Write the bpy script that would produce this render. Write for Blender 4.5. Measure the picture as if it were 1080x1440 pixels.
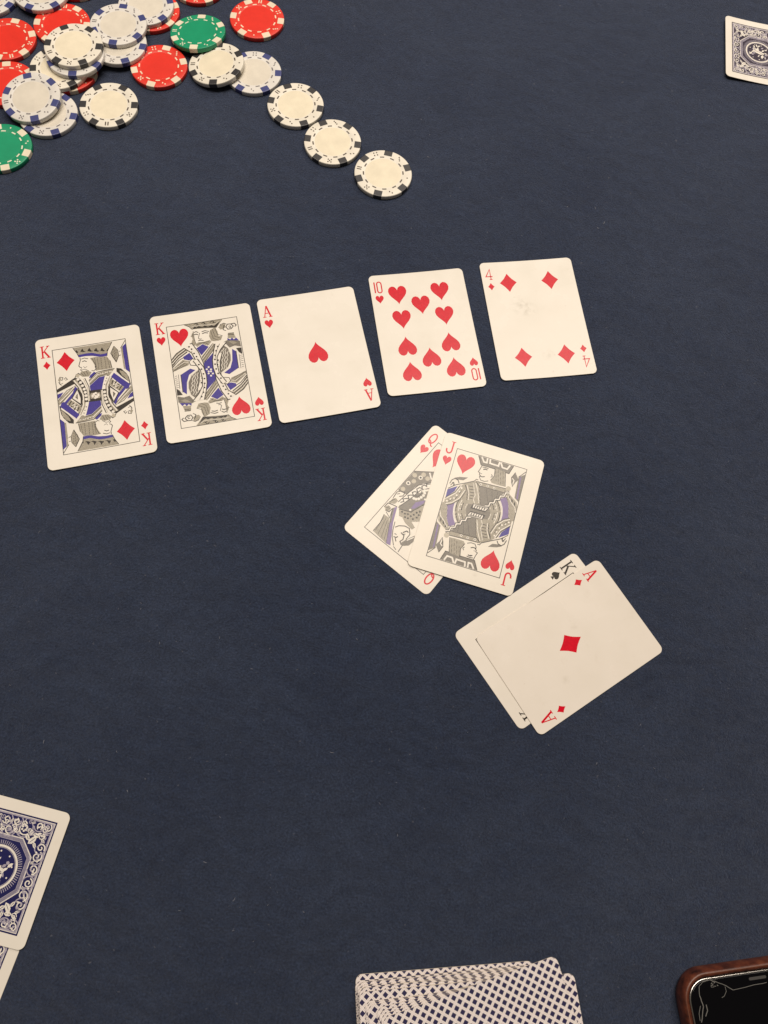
import bpy, bmesh, math, random
from mathutils import Vector, Matrix
from mathutils.geometry import tessellate_polygon

random.seed(11)
for o in list(bpy.data.objects):
    bpy.data.objects.remove(o)
scene = bpy.context.scene
COL = scene.collection
MM = 0.001

# ------------------------------------------------------------------ camera
cam_data = bpy.data.cameras.new('camera')
cam_data.sensor_fit = 'VERTICAL'
cam_data.sensor_height = 24.0
cam_data.lens = 24.0 * 1067.5 / 1440.0
cam_data.clip_start = 0.01
cam_data.clip_end = 50.0
cam = bpy.data.objects.new('camera', cam_data)
COL.objects.link(cam)
c_right = Vector((0.98036228, 0.18642978, 0.06429408))
c_up = Vector((-0.19720495, 0.92679584, 0.31962429))
c_fwd = Vector((0.0, 0.32602671, -0.94536056))
m = Matrix((c_right, c_up, -c_fwd)).transposed().to_4x4()
m.translation = Vector((0, 0, 0.42594))
cam.matrix_world = m
scene.camera = cam

# ------------------------------------------------------------------ light
world = bpy.data.worlds.new('World')
scene.world = world
world.use_nodes = True
bg = world.node_tree.nodes['Background']
bg.inputs['Color'].default_value = (1.0, 0.86, 0.70, 1)
bg.inputs['Strength'].default_value = 0.085


def area_lamp(name, loc, target, sx, sy, power, color, spin=0.0):
    ld = bpy.data.lights.new(name, 'AREA')
    ld.shape = 'RECTANGLE'
    ld.size, ld.size_y = sx, sy
    ld.energy = power
    ld.color = color
    o = bpy.data.objects.new(name, ld)
    COL.objects.link(o)
    o.location = loc
    o.rotation_euler = (Vector(target) - Vector(loc)).to_track_quat('-Z', 'Y').to_euler()
    o.rotation_euler.rotate_axis('Z', math.radians(spin))
    return o


# the lamp over the far half of the table, mirrored in the middle cards, and a second ceiling lamp farther off
area_lamp('ceiling_lamp', (-0.11, 0.84, 1.8), (-0.09, 0.76, 0), 1.66, 0.66, 42.0, (1.0, 0.895, 0.775), 17)
area_lamp('ceiling_lamp_far', (0.55, 2.3, 1.7), (0.0, 0.3, 0), 0.9, 0.5, 16.0, (1.0, 0.895, 0.775))

scene.view_settings.view_transform = 'Standard'
scene.view_settings.look = 'None'
scene.view_settings.exposure = 0.0
scene.view_settings.gamma = 1.0
scene.view_settings.use_curve_mapping = False


# ------------------------------------------------------------------ materials
def mat(name, color, rough=0.5, spec=0.5, coat=0.0, metallic=0.0):
    mt = bpy.data.materials.new(name)
    mt.use_nodes = True
    b = mt.node_tree.nodes['Principled BSDF']
    b.inputs['Base Color'].default_value = (*color, 1)
    b.inputs['Roughness'].default_value = rough
    b.inputs['Specular IOR Level'].default_value = spec
    b.inputs['Coat Weight'].default_value = coat
    b.inputs['Metallic'].default_value = metallic
    return mt


def nodes_of(mt):
    nt = mt.node_tree
    return nt, nt.nodes, nt.links, nt.nodes['Principled BSDF']


def add(N, kind, **kw):
    n = N.new(kind)
    for k, v in kw.items():
        setattr(n, k, v)
    return n


def noise(N, L, vec, scale, detail=3, rough=0.55):
    n = N.new('ShaderNodeTexNoise')
    n.inputs['Scale'].default_value = scale
    n.inputs['Detail'].default_value = detail
    n.inputs['Roughness'].default_value = rough
    if vec is not None:
        L.new(vec, n.inputs['Vector'])
    return n


def ramp(N, L, fac, stops):
    r = N.new('ShaderNodeValToRGB')
    els = r.color_ramp.elements
    while len(els) < len(stops):
        els.new(0.5)
    for e, (p_, c_) in zip(els, stops):
        e.position = p_
        e.color = (*c_, 1) if len(c_) == 3 else c_
    L.new(fac, r.inputs['Fac'])
    return r


def mix(N, L, a, b, fac, blend='MIX'):
    n = N.new('ShaderNodeMix')
    n.data_type = 'RGBA'
    n.blend_type = blend
    for sock, v in ((n.inputs[6], a), (n.inputs[7], b), (n.inputs[0], fac)):
        if hasattr(v, 'links'):
            L.new(v, sock)
        elif isinstance(v, (int, float)):
            sock.default_value = v
        else:
            sock.default_value = (*v, 1)
    return n.outputs[2]


def felt_material():
    mt = mat('navy_felt', (0.03, 0.04, 0.07), 0.95, 0.15)
    nt, N, L, B = nodes_of(mt)
    tc = N.new('ShaderNodeTexCoord')
    co = tc.outputs['Object']
    big = noise(N, L, co, 9, 3)
    fine = noise(N, L, co, 900, 5, 0.7)
    midn = noise(N, L, co, 220, 5, 0.7)
    base = ramp(N, L, big.outputs['Fac'], [(0.3, FELT_A), (0.7, FELT_B)])
    dark = ramp(N, L, midn.outputs['Fac'], [(0.30, (0.80, 0.80, 0.81)), (0.5, (1, 1, 1)), (0.72, (1.14, 1.14, 1.13))])
    c1 = mix(N, L, base.outputs['Color'], dark.outputs['Color'], 1.0, 'MULTIPLY')
    dk2 = ramp(N, L, fine.outputs['Fac'], [(0.3, (0.45, 0.45, 0.47)), (0.52, (1.02, 1.02, 1.02)), (0.75, (1.7, 1.7, 1.62))])
    c2 = mix(N, L, c1, dk2.outputs['Color'], 1.0, 'MULTIPLY')
    # brushed nap and faint rubbed streaks
    wn0 = noise(N, L, co, 14, 3)
    w0 = N.new('ShaderNodeVectorMath'); w0.operation = 'MULTIPLY_ADD'
    L.new(wn0.outputs['Color'], w0.inputs[0]); w0.inputs[1].default_value = (0.08, 0.08, 0); L.new(co, w0.inputs[2])
    mp0 = N.new('ShaderNodeMapping'); mp0.inputs['Scale'].default_value = (1.0, 3.5, 1.0); mp0.inputs['Rotation'].default_value = (0, 0, 0.5)
    L.new(w0.outputs[0], mp0.inputs['Vector'])
    nap = noise(N, L, mp0.outputs['Vector'], 38, 6, 0.7)
    rn = ramp(N, L, nap.outputs['Fac'], [(0.32, (0.82, 0.82, 0.83)), (0.5, (1, 1, 1)), (0.70, (1.20, 1.20, 1.19))])
    c2 = mix(N, L, c2, rn.outputs['Color'], 1.0, 'MULTIPLY')
    # sparse pale dust
    dust = noise(N, L, co, 420, 2, 0.5)
    dm = ramp(N, L, dust.outputs['Fac'], [(0.70, (0, 0, 0)), (0.78, (0.30, 0.30, 0.30))])
    c3 = mix(N, L, c2, (0.22, 0.22, 0.24), dm.outputs['Color'])
    L.new(c3, B.inputs['Base Color'])
    B.inputs['Sheen Weight'].default_value = 0.22
    B.inputs['Sheen Roughness'].default_value = 0.55
    B.inputs['Sheen Tint'].default_value = (0.75, 0.8, 1.0, 1)
    # matted fibre relief: short wrinkled strands in warped directions
    wn = noise(N, L, co, 60, 2)
    warp = N.new('ShaderNodeVectorMath'); warp.operation = 'MULTIPLY_ADD'
    L.new(wn.outputs['Color'], warp.inputs[0])
    warp.inputs[1].default_value = (0.03, 0.03, 0)
    L.new(co, warp.inputs[2])
    mp = N.new('ShaderNodeMapping')
    mp.inputs['Scale'].default_value = (1.0, 2.6, 1.0)
    mp.inputs['Rotation'].default_value = (0, 0, 0.35)
    L.new(warp.outputs[0], mp.inputs['Vector'])
    st = noise(N, L, mp.outputs['Vector'], 330, 6, 0.75)
    ad = N.new('ShaderNodeMath'); ad.operation = 'ADD'
    L.new(st.outputs['Fac'], ad.inputs[0])
    sc = N.new('ShaderNodeMath'); sc.operation = 'MULTIPLY'
    L.new(fine.outputs['Fac'], sc.inputs[0]); sc.inputs[1].default_value = 0.6
    L.new(sc.outputs[0], ad.inputs[1])
    bp = N.new('ShaderNodeBump')
    bp.inputs['Strength'].default_value = 0.75
    bp.inputs['Distance'].default_value = 0.0018
    L.new(ad.outputs[0], bp.inputs['Height'])
    L.new(bp.outputs['Normal'], B.inputs['Normal'])
    return mt


def paper_material(name, color, stain=None, seed=0.0, grime=1.0):
    """coated card stock: slight mottling, small scuffs, fine linen relief; stain = list of (x, y, r) in mm"""
    mt = mat(name, color, CARD_ROUGH, 0.26)
    nt, N, L, B = nodes_of(mt)
    tc = N.new('ShaderNodeTexCoord')
    of = N.new('ShaderNodeVectorMath'); of.operation = 'ADD'
    L.new(tc.outputs['Object'], of.inputs[0]); of.inputs[1].default_value = (seed, seed * 1.7, 0)
    co = of.outputs[0]
    n1 = noise(N, L, co, 45, 4)
    r1 = ramp(N, L, n1.outputs['Fac'], [(0.35, tuple(c * f for c, f in zip(color, (0.975, 0.975, 0.965)))), (0.65, color)])
    cc = r1.outputs['Color']
    n2 = noise(N, L, co, 330, 3, 0.6)
    r2 = ramp(N, L, n2.outputs['Fac'], [(0.72, (0, 0, 0)), (0.80, (0.30 * grime,) * 3)])
    cc = mix(N, L, cc, (0.32, 0.25, 0.17), r2.outputs['Color'])
    n3 = noise(N, L, co, 120, 4, 0.65)
    r3 = ramp(N, L, n3.outputs['Fac'], [(0.60, (0, 0, 0)), (0.80, (0.09 * grime,) * 3)])
    cc = mix(N, L, cc, (0.45, 0.36, 0.26), r3.outputs['Color'])
    for sx, sy, sr in (stain or []):
        d = N.new('ShaderNodeVectorMath'); d.operation = 'DISTANCE'
        L.new(tc.outputs['Object'], d.inputs[0]); d.inputs[1].default_value = (sx * MM, sy * MM, 0)
        mr = N.new('ShaderNodeMapRange')
        mr.inputs['From Min'].default_value = 0.0; mr.inputs['From Max'].default_value = sr * MM
        mr.inputs['To Min'].default_value = 1.0; mr.inputs['To Max'].default_value = 0.0
        L.new(d.outputs['Value'], mr.inputs['Value'])
        n4 = noise(N, L, co, 260, 4, 0.6)
        r4 = ramp(N, L, n4.outputs['Fac'], [(0.42, (0, 0, 0)), (0.66, (0.28, 0.28, 0.28))])
        mu = N.new('ShaderNodeMath'); mu.operation = 'MULTIPLY'
        L.new(mr.outputs['Result'], mu.inputs[0]); L.new(r4.outputs['Color'], mu.inputs[1])
        cc = mix(N, L, cc, (0.30, 0.26, 0.18), mu.outputs[0])
    L.new(cc, B.inputs['Base Color'])
    rr = ramp(N, L, n1.outputs['Fac'], [(0.3, (CARD_ROUGH - 0.05,) * 3), (0.7, (CARD_ROUGH + 0.08,) * 3)])
    L.new(rr.outputs['Color'], B.inputs['Roughness'])
    bp = N.new('ShaderNodeBump'); bp.inputs['Strength'].default_value = 0.08; bp.inputs['Distance'].default_value = 0.0003
    L.new(n1.outputs['Fac'], bp.inputs['Height']); L.new(bp.outputs['Normal'], B.inputs['Normal'])
    return mt


def worn_ink(name, color, rough=None, fade=0.0):
    mt = mat(name, color, rough if rough else CARD_ROUGH, 0.26)
    nt, N, L, B = nodes_of(mt)
    tc = N.new('ShaderNodeTexCoord')
    n = noise(N, L, tc.outputs['Object'], 700, 3, 0.6)
    r = ramp(N, L, n.outputs['Fac'], [(0.3, tuple(c * 0.88 for c in color)), (0.7, tuple(min(1, c * 1.08 + fade) for c in color))])
    L.new(r.outputs['Color'], B.inputs['Base Color'])
    return mt


def lattice_material():
    """borderless back: navy diamonds between pale crossing bands (flat print)"""
    mt = mat('lattice_print', (0.6, 0.55, 0.5), 0.4, 0.5)
    nt, N, L, B = nodes_of(mt)
    tc = N.new('ShaderNodeTexCoord')
    sp = N.new('ShaderNodeSeparateXYZ'); L.new(tc.outputs['Object'], sp.inputs[0])

    def M(op, a, b=None, c=None):
        n = N.new('ShaderNodeMath'); n.operation = op
        for s, v in zip(n.inputs, (a, b, c)):
            if v is None:
                continue
            if hasattr(v, 'links'):
                L.new(v, s)
            else:
                s.default_value = v
        return n.outputs[0]
    P = 4.55 * MM   # band spacing
    u = M('DIVIDE', M('ADD', sp.outputs['X'], sp.outputs['Y']), P * 1.0)
    v = M('DIVIDE', M('SUBTRACT', sp.outputs['X'], sp.outputs['Y']), P * 1.0)
    fu = M('ABSOLUTE', M('SUBTRACT', M('FRACT', M('ADD', u, 100.0)), 0.5))
    fv = M('ABSOLUTE', M('SUBTRACT', M('FRACT', M('ADD', v, 100.0)), 0.5))
    su = M('LESS_THAN', fu, 0.305)
    sv = M('LESS_THAN', fv, 0.305)
    diamond = M('MULTIPLY', su, sv)
    # hair lines along the middle of each band
    hu = M('MULTIPLY', M('GREATER_THAN', fu, 0.465), sv)
    hv = M('MULTIPLY', M('GREATER_THAN', fv, 0.465), su)
    hair = M('MULTIPLY', M('MAXIMUM', hu, hv), 0.28)
    c1 = mix(N, L, (0.80, 0.725, 0.70), (0.10, 0.07, 0.16), hair)
    c2 = mix(N, L, c1, (0.022, 0.018, 0.072), diamond)
    L.new(c2, B.inputs['Base Color'])
    return mt


def leather_material():
    mt = mat('brown_leather', (0.16, 0.035, 0.015), 0.42, 0.5)
    nt, N, L, B = nodes_of(mt)
    tc = N.new('ShaderNodeTexCoord')
    n = noise(N, L, tc.outputs['Object'], 160, 5, 0.65)
    r = ramp(N, L, n.outputs['Fac'], [(0.3, (0.018, 0.005, 0.004)), (0.55, (0.115, 0.028, 0.013)), (0.8, (0.20, 0.065, 0.026))])
    L.new(r.outputs['Color'], B.inputs['Base Color'])
    n2 = noise(N, L, tc.outputs['Object'], 900, 4, 0.6)
    bp = N.new('ShaderNodeBump'); bp.inputs['Strength'].default_value = 0.25; bp.inputs['Distance'].default_value = 0.0004
    L.new(n2.outputs['Fac'], bp.inputs['Height']); L.new(bp.outputs['Normal'], B.inputs['Normal'])
    return mt


def chip_material(name, color, rough=0.42):
    mt = mat(name, color, rough, 0.5)
    nt, N, L, B = nodes_of(mt)
    tc = N.new('ShaderNodeTexCoord')
    oi = N.new('ShaderNodeObjectInfo')
    of = N.new('ShaderNodeVectorMath'); of.operation = 'ADD'
    L.new(tc.outputs['Object'], of.inputs[0]); L.new(oi.outputs['Random'], of.inputs[1])
    n = noise(N, L, of.outputs[0], 110, 4, 0.6)
    r = ramp(N, L, n.outputs['Fac'], [(0.3, tuple(c * 0.90 for c in color)), (0.62, color), (0.8, tuple(min(1, c * 1.04 + 0.004) for c in color))])
    n2 = noise(N, L, of.outputs[0], 500, 3, 0.6)
    r2 = ramp(N, L, n2.outputs['Fac'], [(0.70, (0, 0, 0)), (0.80, (0.30, 0.30, 0.30))])
    cc = mix(N, L, r.outputs['Color'], tuple(c * 0.45 for c in color), r2.outputs['Color'])
    L.new(cc, B.inputs['Base Color'])
    bp = N.new('ShaderNodeBump'); bp.inputs['Strength'].default_value = 0.12; bp.inputs['Distance'].default_value = 0.0003
    n3 = noise(N, L, of.outputs[0], 800, 3, 0.6)
    L.new(n3.outputs['Fac'], bp.inputs['Height']); L.new(bp.outputs['Normal'], B.inputs['Normal'])
    return mt


FELT_A = (0.0180, 0.0268, 0.0550)
FELT_B = (0.0265, 0.0372, 0.0690)
CARD_ROUGH = 0.23
PAPER = (0.785, 0.735, 0.66)

M_FELT = felt_material()
M_EDGE = mat('card_edge', (0.70, 0.62, 0.50), 0.6, 0.3)
M_DECKEDGE = mat('deck_edge', (0.60, 0.52, 0.42), 0.7, 0.3)
INK = {
    'R': worn_ink('red_ink', (0.62, 0.002, 0.018)),
    'K': worn_ink('black_ink', (0.030, 0.024, 0.020)),
    'T': worn_ink('grey_tint_ink', (0.47, 0.42, 0.33)),
    'D': worn_ink('dark_tint_ink', (0.23, 0.205, 0.17)),  # stands for dense black linework, lightened for the glare over the jack
    'P': worn_ink('violet_ink', (0.050, 0.036, 0.26)),
    'L': worn_ink('washed_violet_ink', (0.20, 0.14, 0.31)),  # violet ink with the glare over jack and queen put into its colour
    'W': worn_ink('bare_paper', (0.78, 0.73, 0.655)),
    'B': worn_ink('navy_ink', (0.018, 0.018, 0.090)),
    'V': worn_ink('warm_lit_navy_ink', (0.040, 0.030, 0.052)),  # navy ink with the warm light on the far backs mixed into its colour
    'G': worn_ink('pale_navy_tint', (0.38, 0.345, 0.41)),
}
INK_KEYS = list(INK)
M_LATTICE = lattice_material()


# ------------------------------------------------------------------ object helpers
def link_mesh(name, bm, mats, parent=None, smooth=False):
    me = bpy.data.meshes.new(name)
    bm.to_mesh(me)
    bm.free()
    for mm_ in (mats if isinstance(mats, (list, tuple)) else [mats]):
        me.materials.append(mm_)
    if smooth:
        for f in me.polygons:
            f.use_smooth = True
    o = bpy.data.objects.new(name, me)
    COL.objects.link(o)
    if parent is not None:
        o.parent = parent
    return o


def tag(o, label, cat, group=None):
    o['label'] = label
    o['category'] = cat
    if group:
        o['group'] = group
    return o


def structure(o):
    o['kind'] = 'structure'
    return o


# ------------------------------------------------------------------ flat print as thin ink geometry
class Ink:
    """collects fills and strokes in card millimetres; later shapes lie a few microns above the ones they cover"""

    def __init__(self):
        self.shapes = []     # (colour, [list of polygons], bbox)

    def _put(self, col, polys):
        xs = [p_[0] for q in polys for p_ in q]
        ys = [p_[1] for q in polys for p_ in q]
        self.shapes.append((col, polys, (min(xs), min(ys), max(xs), max(ys))))

    def fill(self, col, pts):
        tris = tessellate_polygon([[Vector((x, y, 0)) for x, y in pts]])
        self._put(col, [[pts[i] for i in t] for t in tris])

    def stroke(self, col, pts, w, closed=False):
        n = len(pts)
        lft, rgt = [], []
        for i in range(n):
            a = pts[(i - 1) % n] if (i > 0 or closed) else None
            b = pts[(i + 1) % n] if (i < n - 1 or closed) else None
            p_ = pts[i]
            d = Vector((0.0, 0.0))
            if a:
                d += (Vector(p_) - Vector(a)).normalized()
            if b:
                d += (Vector(b) - Vector(p_)).normalized()
            if d.length < 1e-6:
                d = Vector((1, 0))
            d.normalize()
            nn = Vector((-d.y, d.x))
            k = 1.0
            if a and b:
                d1 = (Vector(b) - Vector(p_)).normalized()
                k = 1.0 / max(0.5, abs(nn.dot(Vector((-d1.y, d1.x)))))
            lft.append((p_[0] + nn.x * w / 2 * k, p_[1] + nn.y * w / 2 * k))
            rgt.append((p_[0] - nn.x * w / 2 * k, p_[1] - nn.y * w / 2 * k))
        q = [[lft[i], rgt[i], rgt[(i + 1) % n], lft[(i + 1) % n]] for i in range(n if closed else n - 1)]
        self._put(col, q)

    def dots(self, col, pts, r, n=8):
        for x, y in pts:
            self._put(col, [[(x + r * math.cos(2 * math.pi * k / n), y + r * math.sin(2 * math.pi * k / n)) for k in range(n)]])

    def hatch(self, col, pts, ang, gap, w):
        """engraved lines clipped to a polygon"""
        c, s = math.cos(ang), math.sin(ang)
        r = [(x * c + y * s, -x * s + y * c) for x, y in pts]
        y = min(q[1] for q in r) + gap * 0.5
        top = max(q[1] for q in r)
        lines = []
        while y < top:
            xs = []
            for (x0, y0), (x1, y1) in zip(r, r[1:] + r[:1]):
                if (y0 <= y < y1) or (y1 <= y < y0):
                    xs.append(x0 + (y - y0) / (y1 - y0) * (x1 - x0))
            xs.sort()
            for a, b in zip(xs[::2], xs[1::2]):
                if b - a > 0.3:
                    q = [(a, y - w / 2), (b, y - w / 2), (b, y + w / 2), (a, y + w / 2)]
                    lines.append([(px * c - py * s, px * s + py * c) for px, py in q])
            y += gap
        if lines:
            self._put(col, lines)

    def add(self, shape, flip=False):
        col, kind, flat, w = shape
        s = -1 if flip else 1
        pts = [(s * flat[i], s * flat[i + 1]) for i in range(0, len(flat), 2)]
        if kind == 'f':
            self.fill(col, pts)
            if col == 'T':
                self.hatch('K', pts, 1.1 + 0.5 * (len(pts) % 3), 0.62, 0.19)
            elif col == 'D':
                self.hatch('K', pts, 0.4 + 0.7 * (len(pts) % 2), 0.6, 0.14)
        elif kind == 's':
            self.stroke(col, pts, w * (1.25 if col == 'K' else 1.0))
        else:
            self.dots(col, pts, w)

    def build(self, name, card, parent, base=14e-6, step=3e-6):
        """mesh object lying on the card's bent upper face"""
        lay = []
        bm = bmesh.new()
        for i, (col, polys, bb) in enumerate(self.shapes):
            L_ = 0
            for (b2, l2) in lay:
                if bb[0] < b2[2] and bb[2] > b2[0] and bb[1] < b2[3] and bb[3] > b2[1] and l2 >= L_:
                    L_ = l2 + 1
            lay.append((bb, L_))
            mi = INK_KEYS.index(col)
            z = base + step * L_
            for poly in polys:
                try:
                    f = bm.faces.new([bm.verts.new((x * MM, y * MM, z)) for x, y in poly])
                except ValueError:
                    continue
                f.material_index = mi
                f.normal_update()
                if f.normal.z < 0:
                    f.normal_flip()
        card.bend(bm, offset=card.top)
        used = sorted({f.material_index for f in bm.faces})
        remap = {u: i for i, u in enumerate(used)}
        for f in bm.faces:
            f.material_index = remap[f.material_index]
        return link_mesh(name, bm, [INK[INK_KEYS[u]] for u in used], parent)


CW, CH, CT, CR = 63.5, 88.9, 0.30, 3.3


def rounded_rect(w, h, r, n=6):
    pts = []
    for cx, cy, a0 in ((w / 2 - r, h / 2 - r, 0), (-w / 2 + r, h / 2 - r, 90), (-w / 2 + r, -h / 2 + r, 180), (w / 2 - r, -h / 2 + r, 270)):
        for k in range(n + 1):
            a = math.radians(a0 + 90 * k / n)
            pts.append((cx + r * math.cos(a), cy + r * math.sin(a)))
    return pts


class Card:
    """a card blank; its faces are flat within the cells of a grid so the print follows the bend exactly"""

    def __init__(self, name, x, y, rot, z=0.0, tilt=(0.0, 0.0), bx=0.0, by=0.0, top_mat=None, edge_mat=None, extra=None):
        self.bx, self.by, self.extra = bx, by, extra
        self.top = CT * MM
        bm = bmesh.new()
        pts = rounded_rect(CW, CH, CR)
        ins = rounded_rect(CW - 0.12, CH - 0.12, CR - 0.06)
        t_ = [bm.verts.new((px * MM, py * MM, CT * MM)) for px, py in ins]
        m_ = [bm.verts.new((px * MM, py * MM, (CT - 0.06) * MM)) for px, py in pts]
        b_ = [bm.verts.new((px * MM, py * MM, 0)) for px, py in pts]
        bm.faces.new(t_)
        bm.faces.new(list(reversed(b_)))
        n = len(pts)
        for i in range(n):
            j = (i + 1) % n
            f = bm.faces.new((m_[i], m_[j], t_[j], t_[i]))
            f.material_index = 1
            f = bm.faces.new((b_[i], b_[j], m_[j], m_[i]))
            f.material_index = 1
        self.bend(bm, 0.0)
        self.obj = link_mesh(name, bm, [top_mat, edge_mat or M_EDGE])
        self.obj.location = (x * MM, y * MM, z * MM)
        self.obj.rotation_euler = (math.radians(tilt[0]), math.radians(tilt[1]), math.radians(rot))
        self.obj.rotation_mode = 'XYZ'

    def z_at(self, x, y):
        # bx, by: lift of the edges in mm above the middle (negative: arched); extra(x, y-index) unused cells stay planar
        def pl(v, half, amp, fn=None):
            n = 10
            t = max(-1.0, min(1.0, v / half))
            s = (t + 1) / 2 * n
            i = min(n - 1, int(s))
            g = fn if fn else (lambda q: amp * q * q)
            a, b = g(-1 + 2 * i / n), g(-1 + 2 * (i + 1) / n)
            return a + (b - a) * (s - i)
        lift = pl(x, CW / 2, self.bx)
        lift += pl(y, CH / 2, self.by, self.extra)
        lo = min(0.0, self.bx) + min(0.0, self.by)
        return lift - lo

    def bend(self, bm, offset):
        if self.bx or self.by or self.extra:
            for k in range(1, 10):
                xk = (-CW / 2 + CW * k / 10) * MM
                bmesh.ops.bisect_plane(bm, geom=bm.verts[:] + bm.edges[:] + bm.faces[:], plane_co=(xk, 0, 0), plane_no=(1, 0, 0))
                yk = (-CH / 2 + CH * k / 10) * MM
                bmesh.ops.bisect_plane(bm, geom=bm.verts[:] + bm.edges[:] + bm.faces[:], plane_co=(0, yk, 0), plane_no=(0, 1, 0))
            for v in bm.verts:
                v.co.z += self.z_at(v.co.x / MM, v.co.y / MM) * MM
        if offset:
            for v in bm.verts:
                v.co.z += offset


# ------------------------------------------------------------------ pips and letters (mm)
def heart_pts(cx, cy, w, h, up=True, n=14):
    pts = []
    half = []
    for k in range(n + 1):
        t = math.pi * k / n
        x = 16 * math.sin(t) ** 3
        y = 13 * math.cos(t) - 5 * math.cos(2 * t) - 2 * math.cos(3 * t) - math.cos(4 * t)
        half.append((x / 16.0, y))
    ymax = max(q[1] for q in half)
    ymin = min(q[1] for q in half)
    right = [(x * w / 2, (y - (ymax + ymin) / 2) / (ymax - ymin) * h) for x, y in half]
    left = [(-x, y) for x, y in reversed(right[1:-1])]
    pts = right + left
    s = 1 if up else -1
    return [(cx + s * x, cy + s * y) for x, y in pts]


def diamond_pts(cx, cy, w, h, conc=0.10):
    c = [(0, h / 2), (w / 2, 0), (0, -h / 2), (-w / 2, 0)]
    pts = []
    for i in range(4):
        a, b = c[i], c[(i + 1) % 4]
        pts.append(a)
        mx, my = (a[0] + b[0]) / 2 * (1 - conc), (a[1] + b[1]) / 2 * (1 - conc)
        pts.append(((a[0] + mx) / 2 * 0.985, (a[1] + my) / 2 * 0.985))
        pts.append((mx, my))
        pts.append(((b[0] + mx) / 2 * 0.985, (b[1] + my) / 2 * 0.985))
    return [(cx + x, cy + y) for x, y in pts]


def spade_shapes(cx, cy, w, h, s=1):
    hp = heart_pts(0, 0, w, h * 0.84, up=False)
    stem = [(0, -h * 0.05), (w * 0.06, -h * 0.3), (w * 0.24, -h * 0.58), (-w * 0.24, -h * 0.58), (-w * 0.06, -h * 0.3)]
    return [[(cx + s * x, cy + s * (y + h * 0.06)) for x, y in hp], [(cx + s * x, cy + s * y) for x, y in stem]]


def arc(cx, cy, rx, ry, a0, a1, n=10):
    return [(cx + rx * math.cos(math.radians(a0 + (a1 - a0) * k / n)), cy + ry * math.sin(math.radians(a0 + (a1 - a0) * k / n))) for k in range(n + 1)]


# strokes in a box 5.2 wide, 8.3 high round the origin: (points, width, closed)
GLYPH = {
    'K': [([(-1.6, 4.0), (-1.6, -4.0)], .85, 0), ([(-2.8, 3.95), (-0.4, 3.95)], .45, 0), ([(-2.8, -3.95), (-0.4, -3.95)], .45, 0),
          ([(2.0, 3.8), (-1.4, -0.6)], .5, 0), ([(-0.5, 0.5), (2.1, -3.8)], .95, 0), ([(0.9, 3.95), (2.9, 3.95)], .45, 0), ([(0.9, -3.95), (3.0, -3.95)], .45, 0)],
    'A': [([(-0.05, 4.1), (-2.0, -3.9)], .5, 0), ([(0, 4.1), (2.0, -3.9)], .95, 0), ([(-1.4, -1.3), (1.3, -1.3)], .45, 0), ([(-3.0, -3.95), (-0.9, -3.95)], .45, 0), ([(0.8, -3.95), (3.0, -3.95)], .45, 0)],
    'J': [([(1.3, 4.0), (1.3, -1.6)] + arc(-0.35, -1.9, 1.65, 2.1, 0, -180, 8) + [(-2.0, -1.2)], .85, 0), ([(0.0, 3.95), (2.6, 3.95)], .45, 0)],
    'Q': [(arc(0, 0.4, 1.9, 3.6, 0, 360, 20)[:-1], .75, 1), ([(-1.5, -2.4), (-0.9, -1.5), (0.0, -1.9), (0.9, -3.3), (1.7, -4.3), (2.7, -4.3)], .7, 0)],
    '4': [([(0.9, -3.9), (0.9, 4.0), (-2.3, -1.7), (2.2, -1.7)], .6, 0), ([(-0.1, -3.95), (1.9, -3.95)], .45, 0)],
    '10': [([(-2.2, 4.1), (-2.2, -4.1)], .75, 0), (arc(0.9, 2.4, 1.45, 1.7, 0, 180, 8) + arc(0.9, -2.4, 1.45, 1.7, 180, 360, 8), .7, 1)],
}


def put_index(card, rank, suit):
    """rank letter and small suit mark in two opposite corners, each a part of the card"""
    for s in (1, -1):
        ink = Ink()
        col = 'K' if suit == 'spade' else 'R'
        for pts, w, closed in GLYPH[rank]:
            q = [(s * (x * 1.0 - 26.4), s * (y + 35.2)) for x, y in pts]
            ink.stroke(col, q, w * 1.14, bool(closed))
        ink.build('index_letter', card, card.obj)
        ink = Ink()
        if suit == 'heart':
            ink.fill('R', heart_pts(s * -26.5, s * 25.9, 5.4, 6.2, s > 0))
        elif suit == 'diamond':
            ink.fill('R', diamond_pts(s * -26.3, s * 25.7, 4.4, 5.8))
        else:
            for q in spade_shapes(s * -26.6, s * 26.4, 4.8, 6.0, s):
                ink.fill('K', q)
        ink.build('small_suit_mark', card, card.obj)


def put_pip(card, suit, x, y, w, h, up=True):
    ink = Ink()
    ink.fill('R', heart_pts(x, y, w, h, up) if suit == 'heart' else diamond_pts(x, y, w, h))
    return ink.build('suit_pip', card, card.obj)


def put_court(card, key, suit):
    ink = Ink()
    for sh in ART[key]:
        ink.add(sh)
        if sh[1] != 'd' or any(abs(v) > 1.2 for v in sh[2]):
            ink.add(sh, True)
    ink.build('court_figure', card, card.obj)
    fr = Ink()
    fr.stroke('K', [(-22.2, 35.7), (22.2, 35.7), (22.2, -35.7), (-22.2, -35.7)], 0.38, True)
    fr.build('court_frame', card, card.obj)
    for s in (1, -1):
        put_pip(card, suit, s * -15.0, s * 26.6, 11.4 if suit == 'heart' else 10.8, 12.8 if suit == 'heart' else 13.4, s > 0)


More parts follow.
